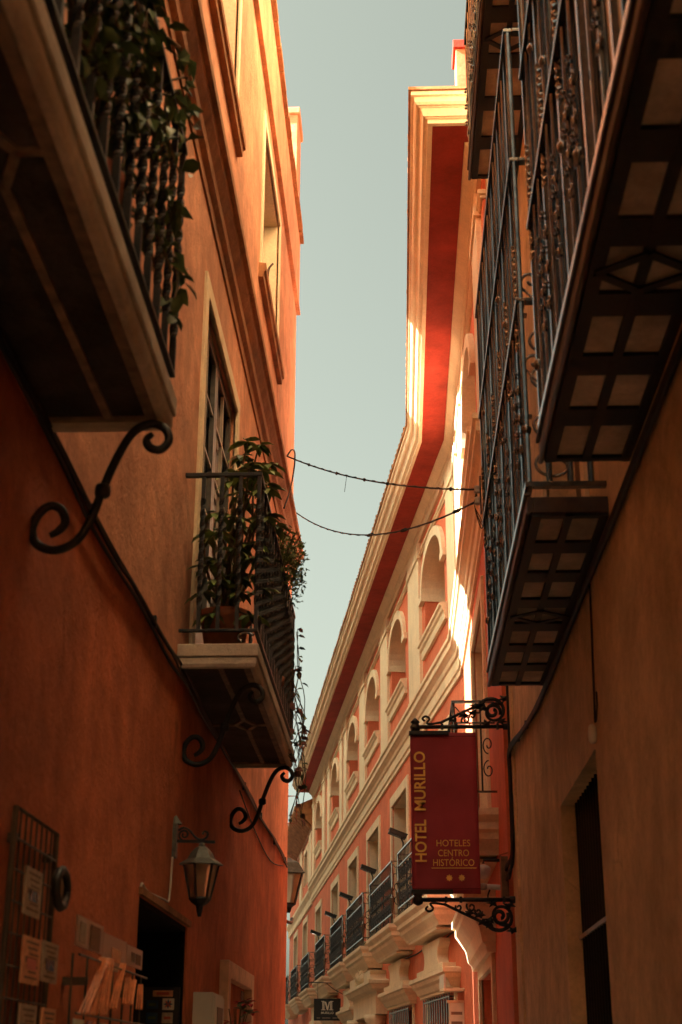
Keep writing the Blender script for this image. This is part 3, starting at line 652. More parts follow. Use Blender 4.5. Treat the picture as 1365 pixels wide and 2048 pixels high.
# portal with entablature, columns and carved crest
pa, pb = PORTAL[0]-1.0, PORTAL[1]+1.0
po = part(MB(TF).sweep([(.02, pa), (-.18, pa), (-.18, pb), (.02, pb)], [(-.1, 3.02), (.05, 3.02), (.06, 3.10), (.16, 3.14), (.20, 3.22), (.24, 3.24), (.24, 3.30), (-.1, 3.34)]), 'portal', CREAM, hotel, bevel=.003)
part(MB(TF).box(-.24, .02, pa+.1, pb-.1, 2.66, 3.02), 'entablature', CREAM, po)
for u in (PORTAL[0]-.5, PORTAL[1]+.5):
    part(MB(TF).lathe([(.2, 0), (.2, .2), (.15, .25), (.14, 2.2), (.18, 2.26), (.15, 2.3), (.19, 2.48), (.23, 2.56), (.23, 2.655)], 12, (-.2, u, 0)), 'column', CREAM, po, True)
fl = MB(TF)
for u0, u1, s in ((pa+.25, pa+1.5, 1), (pb-1.5, pb-.25, -1)):
    pts = [(u0, 3.34), (u0+.06, 3.44), (u0-.02, 3.52), (u1, 3.52), (u1-.06, 3.34)]
    fl = MB(TF); fl.extr(pts, lambda u, v, t: (t, u, v), -.34, .02); part(fl, 'broken_pediment', CREAM, po, bevel=.006)
cr = MB(TF); r2 = random.Random(3)
for k in range(46):
    u = 12.0+r2.gauss(0, .35); z = 3.42+abs(r2.gauss(0, .2))*(1 if k % 5 else 1.8); r = r2.uniform(.05, .11)
    cr.lathe([(r*.3, -r), (r*.85, -r*.5), (r, 0), (r*.8, r*.55), (r*.25, r)], 7, (-.2-r2.uniform(0, .12), u, z), r2.random())
part(cr, 'carved_crest', CREAM, po, True)
part(MB(TF).box(.45, .49, *PORTAL, 0, 2.6), 'door_leaf', SHUT, po)
# small roof pier over the near end of the cornice
pr = part(MB().box(.78, 1.02, 13.6, 13.95, 11.4, 12.75), 'roof_pier', CORAL, hotel, bevel=.006)
part(MB().box(.75, 1.05, 13.57, 13.98, 12.75, 12.86), 'pier_cap', REDSOF, pr, bevel=.006)

# ================================================================ house beyond the hotel
nb = root('eaves_house', (*S(40, -3), 0), 'coral house with timber eaves standing just beyond the hotel cornice', 'house')
nh = [(c-1.1, c+1.1, 4.05, 6.75, .4) for c in (35.1, 41.0)]+[(c-.9, c+.9, 8.2, 9.4, .35) for c in (35.1, 41.0)]
mb = MB(TF); wall_sheet(mb, FH, 31.52, 46, 0, 10.0, nh, .4); part(mb, 'wall', CORAL, nb)
part(MB(TF).box(.45, 8, 31.52, 46, 0, 10.6), 'unseen_rear_mass', CORAL, nb)
part(MB(TF).sweep([(0, 31.52), (0, 46)], [(-.3, 9.75), (.05, 9.75), (.08, 9.9), (.62, 10.42), (.70, 10.44), (.70, 10.55), (-.3, 11.0)]), 'eaves_soffit', WOOD, nb)
for k in range(26):
    u = 31.8+k*.55; put(MB(TF).extr([(-.06, 9.78), (-.68, 10.38), (-.68, 10.46), (-.06, 9.92)], lambda x, z, t: (x-.02, t, z-.03), u, u+.11).mesh('rafter', WOOD), 'rafter', nb)
for a, b in ((31.75, 33.2), (37.0, 38.4)): part(MB(TF).box(-.06, .02, a, b, 7.5, 9.72), 'pilaster', CREAM, nb, bevel=.004)
part(MB(TF).sweep([(0, 31.52), (0, 46)], [(-.02, 7.1), (.06, 7.1), (.06, 7.35), (.16, 7.5), (.16, 7.6), (-.02, 7.65)]), 'string_course', CREAM, nb)
for c in (35.1, 41.0):
    tall_window(TF, c, 4.05, 6.75, 1.1, nb, .4); tall_window(TF, c, 8.2, 9.4, .9, nb, .35); hotel_balcony(TF, c-1.9, c+1.9, nb)

rh = root('added_rear_house', (0, -16, 0), 'unseen low pale house added behind the viewer to block low light', 'house')  # unseen, added to cut low sky and sunlit ground behind the viewer
part(MB().box(-4.49, 4.49, -22, -13, 0, 9), 'wall', PLAZAW, rh)
part(MB().box(-4.49, 4.49, -22, -12.8, 9.003, 9.3), 'roof_cornice', LEDGE, rh)

lw = root('added_low_house', (-8, shade(-8, 19.8), 0), 'unseen low pale house added in the side lane to shade the lower hotel wall', 'house')  # unseen, added in the gap to keep sun off the lower hotel wall
part(MB().prism([(-4, shade(-4, YA)+.05), (-4, shade(-4, YB)-.05), (-6.9, shade(-6.9, YB)-.05), (-14, shade(-14, YB)-.05), (-14, shade(-14, YA)+.05)], 0, 7.7), 'wall', PLAZAW, lw)
part(MB().box(-13, -4.2, shade(-9, 19.8)-.25, shade(-9, 19.8)+.25, 7.703, 7.85), 'roof_ridge', LEDGE, lw)

# ================================================================ tall house across the side square (unseen; set and sized to throw shade on the hotel)
L2X, L2H = -9, 18.4
pz = root('unseen_plaza_house', (L2X-12, 45, 0), 'unseen tall pale house across the side square, placed to shade the hotel', 'house')
yq = shade(L2X, YB)
part(MB().prism([(L2X, yq), (L2X-8, yq+62), (L2X-44, yq+62), (L2X-44, shade(L2X-44, YB))], 0, L2H), 'wall', PLAZAW, pz)
part(MB().prism([(L2X+.3, yq+.02), (L2X-7.7, yq+62), (L2X-8.1, yq+62), (L2X-.1, yq+.02)], L2H+.003, L2H+.4), 'roof_cornice', CREAM, pz)

# ================================================================ lettering
def text_mesh(txt, mat, width=None, height=None, bold=0.0, depth=.002):
    """words as flat raised letters, in the x-z plane facing -y, origin at lower left; fitted to width and height"""
    cu = bpy.data.curves.new('lettering', 'FONT'); cu.body = txt; cu.size = 1; cu.extrude = .5; cu.offset = bold; cu.resolution_u = 4
    ob = bpy.data.objects.new('lettering', cu); COL.objects.link(ob)
    bpy.context.view_layer.update()
    me = bpy.data.meshes.new_from_object(ob.evaluated_get(bpy.context.evaluated_depsgraph_get()))
    COL.objects.unlink(ob); bpy.data.objects.remove(ob)
    xs = [v.co.x for v in me.vertices]; ys = [v.co.y for v in me.vertices]
    x0, x1, y0, y1 = min(xs), max(xs), min(ys), max(ys)
    sx = width/(x1-x0) if width else None; sz = height/(y1-y0) if height else sx
    if sx is None: sx = sz
    for v in me.vertices:
        x, y, z = v.co; v.co = ((x-x0)*sx, -(z+.5)*depth, (y-y0)*sz)
    me.materials.clear(); me.materials.append(mat)
    return me

# ================================================================ hotel banner
BY = 13.0; bx0, bx1, bz0, bz1 = .122, .728, 3.06, 4.505
ban = root('hotel_banner', (1.03, BY, 3.0), 'maroon banner with gold hotel lettering hung between two scrolled iron arms', 'banner')
cl = MB(); nx, nz = 12, 22
for i in range(nx+1):
    for j in range(nz+1):
        u, v = i/nx, j/nz; cl.v.append((bx0+(bx1-bx0)*u, BY+.012*math.sin(v*3.1)*math.sin(u*2.4)+.008*u*math.cos(v*5), bz0+(bz1-bz0)*v-.006*u))
cl.f += [[i*(nz+1)+j, (i+1)*(nz+1)+j, (i+1)*(nz+1)+j+1, i*(nz+1)+j+1] for i in range(nx) for j in range(nz)]
for i_ in range(len(cl.v)):
    x_, y_, z_ = cl.v[i_]; cl.v[i_] = (x_, y_+.0035*math.sin(x_*31+z_*9)+.003*math.sin(z_*23-x_*12), z_)
cloth = part(cl, 'banner_cloth', BANNER, ban, True)
sm = cloth.modifiers.new('thick', 'SOLIDIFY'); sm.thickness = .006; sm.offset = 1
LY = BY-.03
put(text_mesh('HOTEL', GOLD, .372, .105, .02), 'lettering', cloth, (bx0+.135, LY, bz0+.27), (0, -math.pi/2, 0))
put(text_mesh('MURILLO', GOLD, .535, .105, .02), 'lettering', cloth, (bx0+.135, LY, bz0+.725), (0, -math.pi/2, 0))
for txt, wd, x, z in (('HOTELES', .30, .345, 3.465), ('CENTRO', .275, .357, 3.378), ('HISTÓRICO', .365, .312, 3.293)):
    put(text_mesh(txt, GOLD, wd, .058 if 'Ó' not in txt else .075, .0), 'lettering', cloth, (x, LY, z))
put(MB().box(0, .40, -.002, 0, 0, .007).mesh('underline', GOLD), 'underline', cloth, (.295, LY, 3.272))
st = MB(); n = 16; rr = [.031 if k % 2 == 0 else .021 for k in range(n)]
st.add([(rr[k]*math.cos(2*math.pi*k/n), 0, rr[k]*math.sin(2*math.pi*k/n)) for k in range(n)]+[(rr[k]*math.cos(2*math.pi*k/n), -.003, rr[k]*math.sin(2*math.pi*k/n)) for k in range(n)],
       [tuple(range(n))[::-1], tuple(range(n, 2*n))]+[(k, (k+1) % n, n+(k+1) % n, n+k) for k in range(n)])
part(MB().box(bx0, bx1, LY+.012, LY+.014, bz0+.034, bz0+.040), 'hem_stitch', GOLDD, cloth); part(MB().box(bx0, bx1, LY+.012, LY+.014, bz1-.045, bz1-.039), 'hem_stitch', GOLDD, cloth)
stm = st.mesh('star', GOLD)
for x in (.452, .562): put(stm, 'star', cloth, (x, LY, 3.19))
part(MB().box(bx0-.01, bx0+.355, BY-.035, BY+.02, bz1-.03, bz1+.008), 'clamp_bar', IRONB, ban, bevel=.003)
part(MB().box(bx0-.01, bx0+.36, BY-.035, BY+.02, bz0-.008, bz0+.03), 'clamp_bar', IRONB, ban, bevel=.003)
def banner_arm(z, s):
    """s=+1 ornament above the rod, -1 below"""
    a = part(MB().tube([(bx0+.02, BY, z), (1.03, BY, z)], .019, 8).tube([(.98, BY, z), (1.032, BY, z)], .03, 8), 'arm', IRONB, ban, True)
    part(MB().lathe([(.012, -.05), (.04, -.035), (.05, 0), (.03, .03), (.045, .045), (.012, .08)], 8, (bx0+.05, BY, z)), 'finial', IRONB, a, True)
    Z = lambda dz: z+s*dz
    og = MB()
    og.tube(catmull([(.40, BY, Z(.035)), (.45, BY, Z(.06)), (.60, BY, Z(.13)), (.76, BY, Z(.205))], 5), .014, 6)     # diagonal stay
    part(og, 'stay', IRONB, a, True)
    big = spiral(.89, 0, .135, .05, math.pi*.85, -math.pi*1.25, 34)
    part(MB().tube([(u, BY, Z(.14+v)) for u, v in big], [.02-.009*k/34 for k in range(35)], 6), 'scroll', IRONB, a, True)
    q = [(u, BY, Z(v)) for u, v in spiral(.89, .14, .075, .02, -.4, math.pi*2.4, 24)]
    part(MB().tube(q, .018, 6), 'scroll', IRONB, a, True)
    part(MB().tube(catmull([(.26, BY, Z(.055)), (.24, BY, Z(.08)), (.27, BY, Z(.10)), (.305, BY, Z(.075)), (.28, BY, Z(.035)), (.33, BY, Z(.03)), (.42, BY, Z(.045))], 5), .011, 6), 'scroll', IRONB, a, True)
    for cx, dz, r in ((.53, .065, .03), (.64, .06, .045), (.70, .10, .03)):
        part(MB().tube([(u, BY, Z(v)) for u, v in spiral(cx, dz, r, .008, math.pi*1.2, -math.pi*1.1, 18)], .0095, 6), 'scroll', IRONB, a, True)
    for cx, dz in ((.42, 0), (.93, 0), (.55, 0)): part(MB().box(cx-.012, cx+.012, BY-.026, BY+.026, z-.026, z+.026), 'collar', IRONB, a, bevel=.003)
    r3 = random.Random(int(z*10))
    for cx, dz, rot in ((.79, .21, .3), (.74, .19, 1.1), (.80, .17, 2.4), (.62, .11, .9), (.97, .05, 2.0), (1.0, .26, .5), (.71, .13, 2.2), (.95, .22, 1.4), (.83, .03, .2)):
        n = 11; pts = []
        for k in range(n):
            t_ = 2*math.pi*k/n; r = (.052 if k % 2 else .026)*r3.uniform(.7, 1.15); pts.append((cx+r*math.cos(t_+rot)*1.25, Z(dz)+r*math.sin(t_+rot)*.75))
        lm = MB(); lm.add([(x_, BY-.016, z_) for x_, z_ in pts]+[(x_, BY+.014, z_) for x_, z_ in pts]+[(cx, BY-.034, Z(dz)), (cx, BY+.03, Z(dz))],
               [(2*n, k, (k+1) % n) for k in range(n)]+[(2*n+1, n+(k+1) % n, n+k) for k in range(n)]+[(k, n+k, n+(k+1) % n, (k+1) % n) for k in range(n)])
        part(lm, 'leaf', IRONB, a)
banner_arm(4.555, 1); banner_arm(3.005, -1)

# ================================================================ small black hanging sign on the hotel
ss = S(19.2); q = 40.0
mb_y = S(19.2)[1]; wallx = S(19.2)[0]
ms = root('hanging_sign', (wallx, mb_y, 2.7), 'small black square sign with white M on a thin iron arm', 'sign')
sy = mb_y-.25; sx0, sx1, sz0, sz1 = -2.27, -1.56, 2.81, 3.36
bd = part(MB().box(sx0, sx1, sy, sy+.03, sz0, sz1), 'board', BOARD, ms, bevel=.003)
Mm = MB(); yq0, yq1 = -.004, 0
for u0, u1 in ((.03, .085), (.235, .29)): Mm.box(u0, u1, yq0, yq1, .018, .212)
for u0, u1, z0_, z1_ in ((0, .115, 0, .018), (.205, .32, 0, .018), (0, .085, .212, .23), (.235, .32, .212, .23)): Mm.box(u0, u1, yq0, yq1, z0_, z1_)
Mm.extr([(.085, .212), (.13, .212), (.182, .05), (.182, .0), (.15, .0)], lambda u, v, t: (u, t, v), yq0, yq1); Mm.extr([(.235, .212), (.205, .212), (.165, .06), (.182, .0)], lambda u, v, t: (u, t, v), yq0, yq1)
put(Mm.mesh('letter', WHITEP), 'letter', bd, (sx0+.195, sy-.001, sz0+.26))
for u_ in (.255, .462): put(MB().box(0, .008, -.002, 0, 0, .16).mesh('inline_stroke', BOARD), 'inline_stroke', bd, (sx0+u_-.008, sy-.0056, sz0+.29))
put(text_mesh('MURILLO', WHITEP, .33, .058, .012), 'letter', bd, (sx0+.195, sy-.003, sz0+.165))
for k, (x, wd) in enumerate(((.08, .09), (.22, .22), (.50, .13))): put(MB().box(0, wd, -.002, 0, 0, .012).mesh('small_print', CABLE2), 'small_print', bd, (sx0+x, sy-.003, sz0+.06))
part(MB().tube([(-2.52, sy+.015, 3.78), (wallx+.02, sy+.015, 3.74)], .014, 6).tube(catmull([(-1.95, sy+.015, 3.76), (-1.75, sy+.015, 3.6), (wallx+.02, sy+.015, 3.45)], 4), .01, 6), 'arm', IRONB, ms, True)
for x in (sx0+.1, sx1-.1): part(MB().tube([(x, sy+.015, sz1), (x, sy+.015, 3.765)], .006, 5), 'hanger', IRONB, ms)

# ================================================================ floodlights over the hotel balconies
fl_cap, fl_b = None, None
def floodlight(s, near=False):
    p = TF @ Vector((-.5, s, 5.36))
    r = root('floodlight', tuple(TF @ Vector((-.42, s, 5.1))), 'dark floodlight raised above a hotel balcony rail', 'floodlight', 'floodlights on the hotel balconies')
    M = Matrix.Translation(p) @ Matrix.Rotation(HA, 4, 'Z') @ Matrix.Rotation(rad(20), 4, 'Y')
    h = MB(M); h.box(-.17, .14, -.11, .11, -.04, .028); h.box(-.18, .15, -.12, .12, .028, .04)
    part(h, 'housing', IRONB, r, bevel=.006)
    part(MB(M).box(-.11, .10, -.08, .08, -.047, -.041), 'lens', GLASS, r)
    part(MB(TF).tube([(-.42, s, 5.1), (-.42, s, 5.22), (-.47, s, 5.33)], .014, 6), 'stalk', IRONB, r)
for s in (3.84, 8.5, 13.3, 17.6, 22.9): floodlight(s)

# ================================================================ cameras at the corner of the hotel
cam_r = root('security_camera', (1.0, 13.7, 3.3), 'white dome security camera on a short tube arm below the maroon banner', 'camera')
part(MB().lathe([(.004, -.075), (.04, -.062), (.062, -.03), (.066, 0), (.07, .03), (.045, .05), (.02, .06)], 14, (.80, 13.7, 3.34)), 'dome', PLASTIC, cam_r, True)
part(MB().tube([(.80, 13.7, 3.41), (.80, 13.7, 3.44), (1.0, 13.7, 3.44)], .014, 8), 'arm', IRONB, cam_r, True)
cam2 = root('wall_spotlight', (1.0, 13.5, 3.15), 'pale tube spotlight sticking out of the coral wall beside the ochre corner', 'light')
part(MB().tube([(.80, 13.5, 3.175), (.98, 13.5, 3.165)], .026, 10), 'tube', PLASTIC, cam2, True)
part(MB().lathe([(.02, -.03), (.042, -.02), (.042, .02), (.02, .03)], 10, (.78, 13.5, 3.175)), 'head', CABLE2, cam2, True)
part(MB().tube(catmull([(.84, 13.5, 3.15), (.82, 13.5, 3.08), (.88, 13.5, 3.04), (1.0, 13.5, 3.1)], 4), .008, 5), 'lead', RUBBER, cam2)
jb = root('junction_box', (1.0, 13.32, 3.05), 'brown metal junction box with a copper edge in the hotel corner', 'box')
part(MB().box(.93, .999, 13.27, 13.40, 3.06, 3.42), 'housing', SHUT, jb, bevel=.006)
part(MB().tube([(.93, 13.265, 3.05), (.93, 13.265, 3.43), (.999, 13.265, 3.45)], .007, 5), 'edge_pipe', POT, jb)

# ================================================================ cables
def bundle(name, paths, label, r=.011, clips=(), parts_mat=RUBBER):
    t = root(name, tuple(paths[0][0]), label, 'cable')
    for k, p in enumerate(paths): part(MB().tube(catmull(p, 4), r*(1 if k == 0 else .75), 6), 'wire', parts_mat, t, True)
    cm = MB().box(-.014, .014, -.02, .02, -.03, .03).mesh('clip', IRONB)
    for c in clips: put(cm, 'clip', t, c)
    return t
ps = []
for k in range(3):
    p = []; y = .6
    while y < 16.95:
        p.append((XL+.02+.008*k+rnd.uniform(-.003, .004), y, 3.815-.022*k+.02*math.sin(y*1.7+k)+rnd.uniform(-.012, .012)-(.05 if 5.1 < y < 7.9 and k == 2 else 0))); y += .55
    ps.append(p)
bundle('wall_cable', ps, 'black cable bundle running along the orange wall under the balconies', .013, [(XL+.02, y, 3.81) for y in (5.6, 7.2, 11.9, 13.4, 15.0, 16.4)])
bundle('wall_cable', [[(XL+.015, 11.6, 3.72), (XL+.015, 13, 3.60), (XL+.015, 14.6, 3.56), (XL+.015, 16.2, 3.72)]], 'thin slack cable drooping below the bundle on the orange wall', .006)
A1 = Vector((-1.16, 14.2, 7.83)); A2 = Vector((-1.29, 17.03, 8.3)); Bp = Vector((.62, 9.87, 5.64)); Bp2 = Vector((.62, 9.87, 5.55))
def span(A, B, sag, wob=0, n=22, ph=0):
    return [tuple(A+(B-A)*(k/n)+Vector((0, wob*math.cos(k*2.1+ph), -4*sag*(k/n)*(1-k/n)+wob*math.sin(k*2.1+ph)))) for k in range(n+1)]
t = bundle('overhead_wire', [span(A1, Bp, .10, .0, 40), span(A1, Bp, .098, .005, 60, 2)], 'upper twisted black wire spanning the street between the two houses', .008)
for f in (.16, .34, .5, .62, .9):
    p = A1+(Bp-A1)*f; put(MB().lathe([(.006, -.016), (.013, -.01), (.013, .01), (.006, .016)], 6).mesh('wire_tie', RUBBER), 'wire_tie', t, (p.x, p.y, p.z-.4*f*(1-f)))
p = A1+(Bp-A1)*.4; part(MB().tube([(p.x, p.y, p.z-.096), (p.x-.02, p.y, p.z-.26)], .0025, 4), 'loose_end', RUBBER, t)
t = bundle('overhead_wire', [span(A2, Bp2, .30, .0, 40), span(A2, Bp2, .303, .004, 60, 1)], 'lower sagging black wire spanning the street above the hotel banner', .0075)
for f in (.55, .72, .93):
    p = A2+(Bp2-A2)*f; put(MB().lathe([(.006, -.035), (.016, -.022), (.016, .022), (.006, .035)], 6).mesh('wire_tie', RUBBER), 'wire_tie', t, (p.x, p.y, p.z-1.2*f*(1-f)), (0, 1.2, 0))
ir = root('insulator_rack', (.66, 9.87, 5.4), 'small insulator rack clamped to the far corner of the caged balcony', 'rack')
part(MB().bar((.645, 9.885, 5.45), (.645, 9.885, 5.75), .03, .012), 'strap', IRONB, ir)
for z in (5.55, 5.64): part(MB().lathe([(.012, -.03), (.026, -.022), (.018, -.008), (.018, .008), (.026, .022), (.012, .03)], 10, (.618, 9.875, z)), 'insulator', PLASTIC, ir, True)
for k_ in range(3): part(MB().tube(catmull([(.62, 9.87, 5.6+.03*k_), (.60, 9.90, 5.52), (.64, 9.93, 5.44-.04*k_), (.66, 9.90, 5.36)], 4), .004, 5), 'tail', RUBBER, ir)
bundle('overhead_wire', [[(-1.16, 14.2, 7.83), (-1.12, 14.3, 7.95), (-1.1, 14.5, 8.0), (-1.12, 14.7, 7.9), (-1.16, 14.65, 7.6), (-1.2, 14.4, 7.3)]], 'short wire loop rising off the end of the brown ledge', .009)
t = bundle('corner_cable', [[(XR-.015, 3, 4.02), (XR-.015, 6, 4.04), (XR-.015, 8, 4.06), (XR-.015, 10, 4.09), (XR-.02, 11.4, 4.18), (XR-.035, 12.75, 4.30), (XR-.035, 12.83, 4.05), (XR-.035, 12.84, 3.6), (XR-.04, 12.9, 3.38), (XR-.07, 13.13, 3.32), (.98, 13.3, 3.30)],
    [(XR-.02, 3, 4.0), (XR-.02, 6, 4.01), (XR-.022, 8, 4.04), (XR-.022, 10, 4.06), (XR-.03, 11.4, 4.15), (XR-.04, 12.72, 4.26), (XR-.04, 12.77, 4.0), (XR-.04, 12.76, 3.5), (XR-.045, 12.85, 3.3), (XR-.06, 13.05, 3.25), (.98, 13.32, 3.2)],
    [(XR-.03, 12.78, 5.4), (XR-.03, 12.8, 4.9), (XR-.03, 12.82, 4.5), (XR-.03, 12.8, 3.9), (XR-.03, 12.79, 3.45), (XR-.06, 13.1, 3.2)]],
    'thick cable bundle running below the caged balconies and down the ochre corner', .019, [(XR-.02, y, z) for y, z in ((11.2, 4.16), (12.0, 4.23))])
t = bundle('drop_cable', [[(XR-.01, 7.28, 4.03), (XR-.01, 7.31, 3.8), (XR-.01, 7.36, 3.55), (XR-.01, 7.40, 3.30)], [(XR-.008, 7.3, 3.44), (XR-.012, 7.28, 3.36), (XR-.01, 7.36, 3.30)]], 'thin cable hanging down the ochre wall to a white insulator', .006)
part(MB().lathe([(.012, -.05), (.02, -.04), (.024, 0), (.02, .04), (.01, .05)], 10, (XR-.028, 7.40, 3.24)), 'insulator', PLASTIC, t, True)
bundle('wall_cable', [[tuple(TF @ Vector((-.02, s, 3.52+.03*math.sin(s*2)))) for s in (.2, 1.2, 2.4, 3.6, 5, 6.2, 7.4, 8.8)]], 'dark cable strung along the coral wall under the hotel balconies', .012)

# ================================================================ lanterns
def lantern(r, c, k, n=6):
    """hexagonal street lantern hanging with its top at c; k scales it"""
    x, y, z = c; L = lambda prof: [(a*k, b*k) for a, b in prof]
    part(MB().lathe(L([(.012, .01), (.022, 0), (.022, -.012), (.04, -.022), (.066, -.05), (.088, -.09), (.135, -.118), (.138, -.126), (.10, -.127)]), n, c, .26), 'cap', COPPER, r)
    body = MB()
    for i in range(n):
        t_ = 2*math.pi*i/n+.26; u = Vector((math.cos(t_), math.sin(t_), 0))
        body.bar(Vector(c)+u*.108*k+Vector((0, 0, -.126*k)), Vector(c)+u*.063*k+Vector((0, 0, -.325*k)), .011*k, .011*k)
    part(body, 'frame', IRONB, r)
    part(MB().lathe(L([(.066, -.318), (.07, -.33), (.05, -.352), (.022, -.37), (.018, -.40), (.01, -.432)]), n, c, .26), 'base', IRONB, r)
    for i in range(n):
        a0 = 2*math.pi*i/n+.26; a1 = 2*math.pi*(i+1)/n+.26
        P_ = lambda a, rr, zz: (x+rr*k*math.cos(a), y+rr*k*math.sin(a), z+zz*k)
        part(MB().quad(P_(a0, .104, -.128), P_(a1, .104, -.128), P_(a1, .060, -.322), P_(a0, .060, -.322)), 'pane', LPANE, r)
    part(MB().lathe(L([(.012, -.13), (.02, -.16), (.03, -.19), (.03, -.215), (.016, -.235)]), 8, c), 'bulb', PLASTIC, r, True)
ly = 8.28; lx = -1.125
lan = root('wall_lantern', (XL, ly, 2.7), 'old six-sided iron lantern on a scrolled arm beside the shop doorway', 'lantern')
lantern(lan, (lx, ly, 2.805), .93)
part(MB().box(XL, XL+.03, ly-.035, ly+.035, 2.73, 2.92).lathe([(.04, 0), (.025, .02), (.006, .05)], 8, (XL+.018, ly, 2.92)), 'wall_plate', COPPER, lan, bevel=.006)
part(MB().bar((XL+.02, ly, 2.825), (lx+.075, ly, 2.818), .016, .016), 'arm', IRONB, lan)
part(MB().tube(catmull([(XL+.035, ly, 2.885), (XL+.065, ly, 2.90), (XL+.10, ly, 2.885), (XL+.135, ly, 2.845), (XL+.17, ly, 2.832), (XL+.20, ly, 2.845), (XL+.205, ly, 2.87), (XL+.185, ly, 2.878), (XL+.175, ly, 2.86)], 4), .0065, 6), 'scroll', IRONB, lan, True)
part(MB().tube([(u, ly, v) for u, v in spiral(XL+.07, 2.86, .032, .008, math.pi*1.4, -math.pi*1.3, 20)], .006, 6), 'scroll', IRONB, lan, True)
part(MB().tube(catmull([(XL+.012, ly-.03, 2.73), (XL+.012, ly-.05, 2.6), (XL+.012, ly-.07, 2.52), (XL+.012, ly-.11, 2.475), (XL+.012, ly-.25, 2.47), (XL+.012, 7.5, 2.45), (XL+.012, 7.3, 2.47), (XL+.012, 7.28, 2.42)], 4), .0065, 6), 'conduit', CABLE2, lan, True)
lan2 = root('corner_lantern', (XL, 17.2, 3.2), 'large square street lantern at the far corner of the orange house', 'lantern')
def square_lantern(r, c, k):
    part(MB().lathe([(.03*k, .06*k), (.06*k, .03*k), (.17*k, -.02*k), (.27*k, -.17*k), (.285*k, -.18*k), (.285*k, -.20*k)], 4, c, math.pi/4+.35), 'cap', COPPER, r)
    b = MB()
    for i in range(4):
        t_ = math.pi/2*i+math.pi/4+.35; u = Vector((math.cos(t_), math.sin(t_), 0))
        b.bar(Vector(c)+u*.24*k+Vector((0, 0, -.2*k)), Vector(c)+u*.11*k+Vector((0, 0, -.66*k)), .03*k, .03*k)
    part(b, 'frame', IRONB, r)
    part(MB().lathe([(.13*k, -.65*k), (.13*k, -.68*k), (.06*k, -.72*k), (.03*k, -.80*k)], 4, c, math.pi/4+.35), 'base', IRONB, r)
    for i in range(4):
        a0 = math.pi/2*i+math.pi/4+.35; a1 = a0+math.pi/2; P_ = lambda a, rr, zz: (c[0]+rr*k*math.cos(a), c[1]+rr*k*math.sin(a), c[2]+zz*k)
        part(MB().quad(P_(a0, .23, -.2), P_(a1, .23, -.2), P_(a1, .105, -.65), P_(a0, .105, -.65)), 'pane', LPANE, r)
square_lantern(lan2, (-1.30, 17.35, 3.92), .74)
part(MB().tube(catmull([(XL-.1, 17.0, 3.25), (-1.27, 17.2, 3.2), (-1.26, 17.35, 3.26)], 5), .02, 6), 'bracket', IRONB, lan2, True)
pf = root('pipe_bracket', (XL, 16.9, 4.4), 'thin rusty pipe bracket at the orange corner above the square lantern', 'bracket')
part(MB().tube([(XL, 16.9, 4.62), (-1.19, 16.9, 4.62), (-1.19, 16.9, 4.30), (XL, 16.9, 4.30)], .008, 5), 'pipe', POT, pf)

# ================================================================ shop front pieces on the left wall
gp = root('display_grid', (XL+.04, 5.05, 1), 'dark wire display grid on the orange wall beside the shop', 'rack')
gx = -1.262
part(MB().tube([(gx, 4.70, .6), (gx, 4.70, 2.41), (gx, 5.30, 2.41), (gx, 5.30, .6)], .011, 6), 'frame', RUST, gp)
vm = MB().tube([(0, 0, 0), (0, 0, 1.8)], .004, 5).mesh('wire', RUST); hm = MB().tube([(0, 0, 0), (0, .6, 0)], .004, 5).mesh('wire', RUST)
for k in range(1, 8): put(vm, 'wire', gp, (gx, 4.70+.6*k/8, .61))
for k in range(1, 18): put(hm, 'wire', gp, (gx+.006, 4.70, 2.41-.1*k))
part(MB().box(XL, gx, 4.74, 4.76, 2.3, 2.33).box(XL, gx, 5.24, 5.26, 2.3, 2.33), 'stand_off', RUST, gp)
def card(y0, y1, z0, z1, mat, label):
    c = root('hanging_card', (gx+.02, (y0+y1)/2, z0), label, 'card', 'cards on the wire display grid')
    part(MB().box(gx+.016, gx+.022, y0, y1, z0, z1), 'sheet', mat, c)
    put(MB().box(0, .001, -(y1-y0)*.26, (y1-y0)*.26, -.018, .018).mesh('picture', rnd.choice((BLUE, REDT, FERN, SHUT))), 'picture', c, (gx+.0232, (y0+y1)/2, z0+(z1-z0)*.42))
    if mat is not None:
        n = 7
        for k in range(n):
            zc = z1-(z1-z0)*(.12+.125*k); put(MB().box(0, .001, -(y1-y0)*(.36-.1*(k % 3)), (y1-y0)*(.36-.06*(k % 2)), -.0035-.006*(k == 3), .0035+.006*(k == 3)).mesh('print', CARDINK), 'print', c, (gx+.0225, (y0+y1)/2, zc))
card(4.82, 5.05, 2.08, 2.235, CARD1, 'plain beige card hung highest on the wire display grid')
card(4.86, 5.10, 1.865, 2.015, CARD2, 'bright orange printed card in the middle of the wire display grid')
card(5.13, 5.37, 1.885, 2.02, CARD1, 'beige printed card beside the bright orange card')
card(4.88, 5.11, 1.66, 1.80, CARD1, 'beige printed card below the bright orange card')
card(5.19, 5.40, 1.66, 1.80, CARD2, 'orange printed card below the beige one')
ov = root('oval_frame', (gx+.03, 5.31, 2.15), 'dark carved oval frame with a pale picture on the grid edge', 'frame')
on_ = [(gx+.03, 5.31+.085*math.cos(t_*.3142)*(1+.08*(t_ % 2)), 2.215+.062*math.sin(t_*.3142)*(1+.08*(t_ % 2))) for t_ in range(21)]
part(MB().tube(on_, .017, 7), 'moulding', IRONB, ov, True)
part(MB().add([(gx+.024, 5.31+.08*math.cos(6.283*k/16), 2.215+.06*math.sin(6.283*k/16)) for k in range(16)], [tuple(range(16))]), 'mount', BOARD, ov)
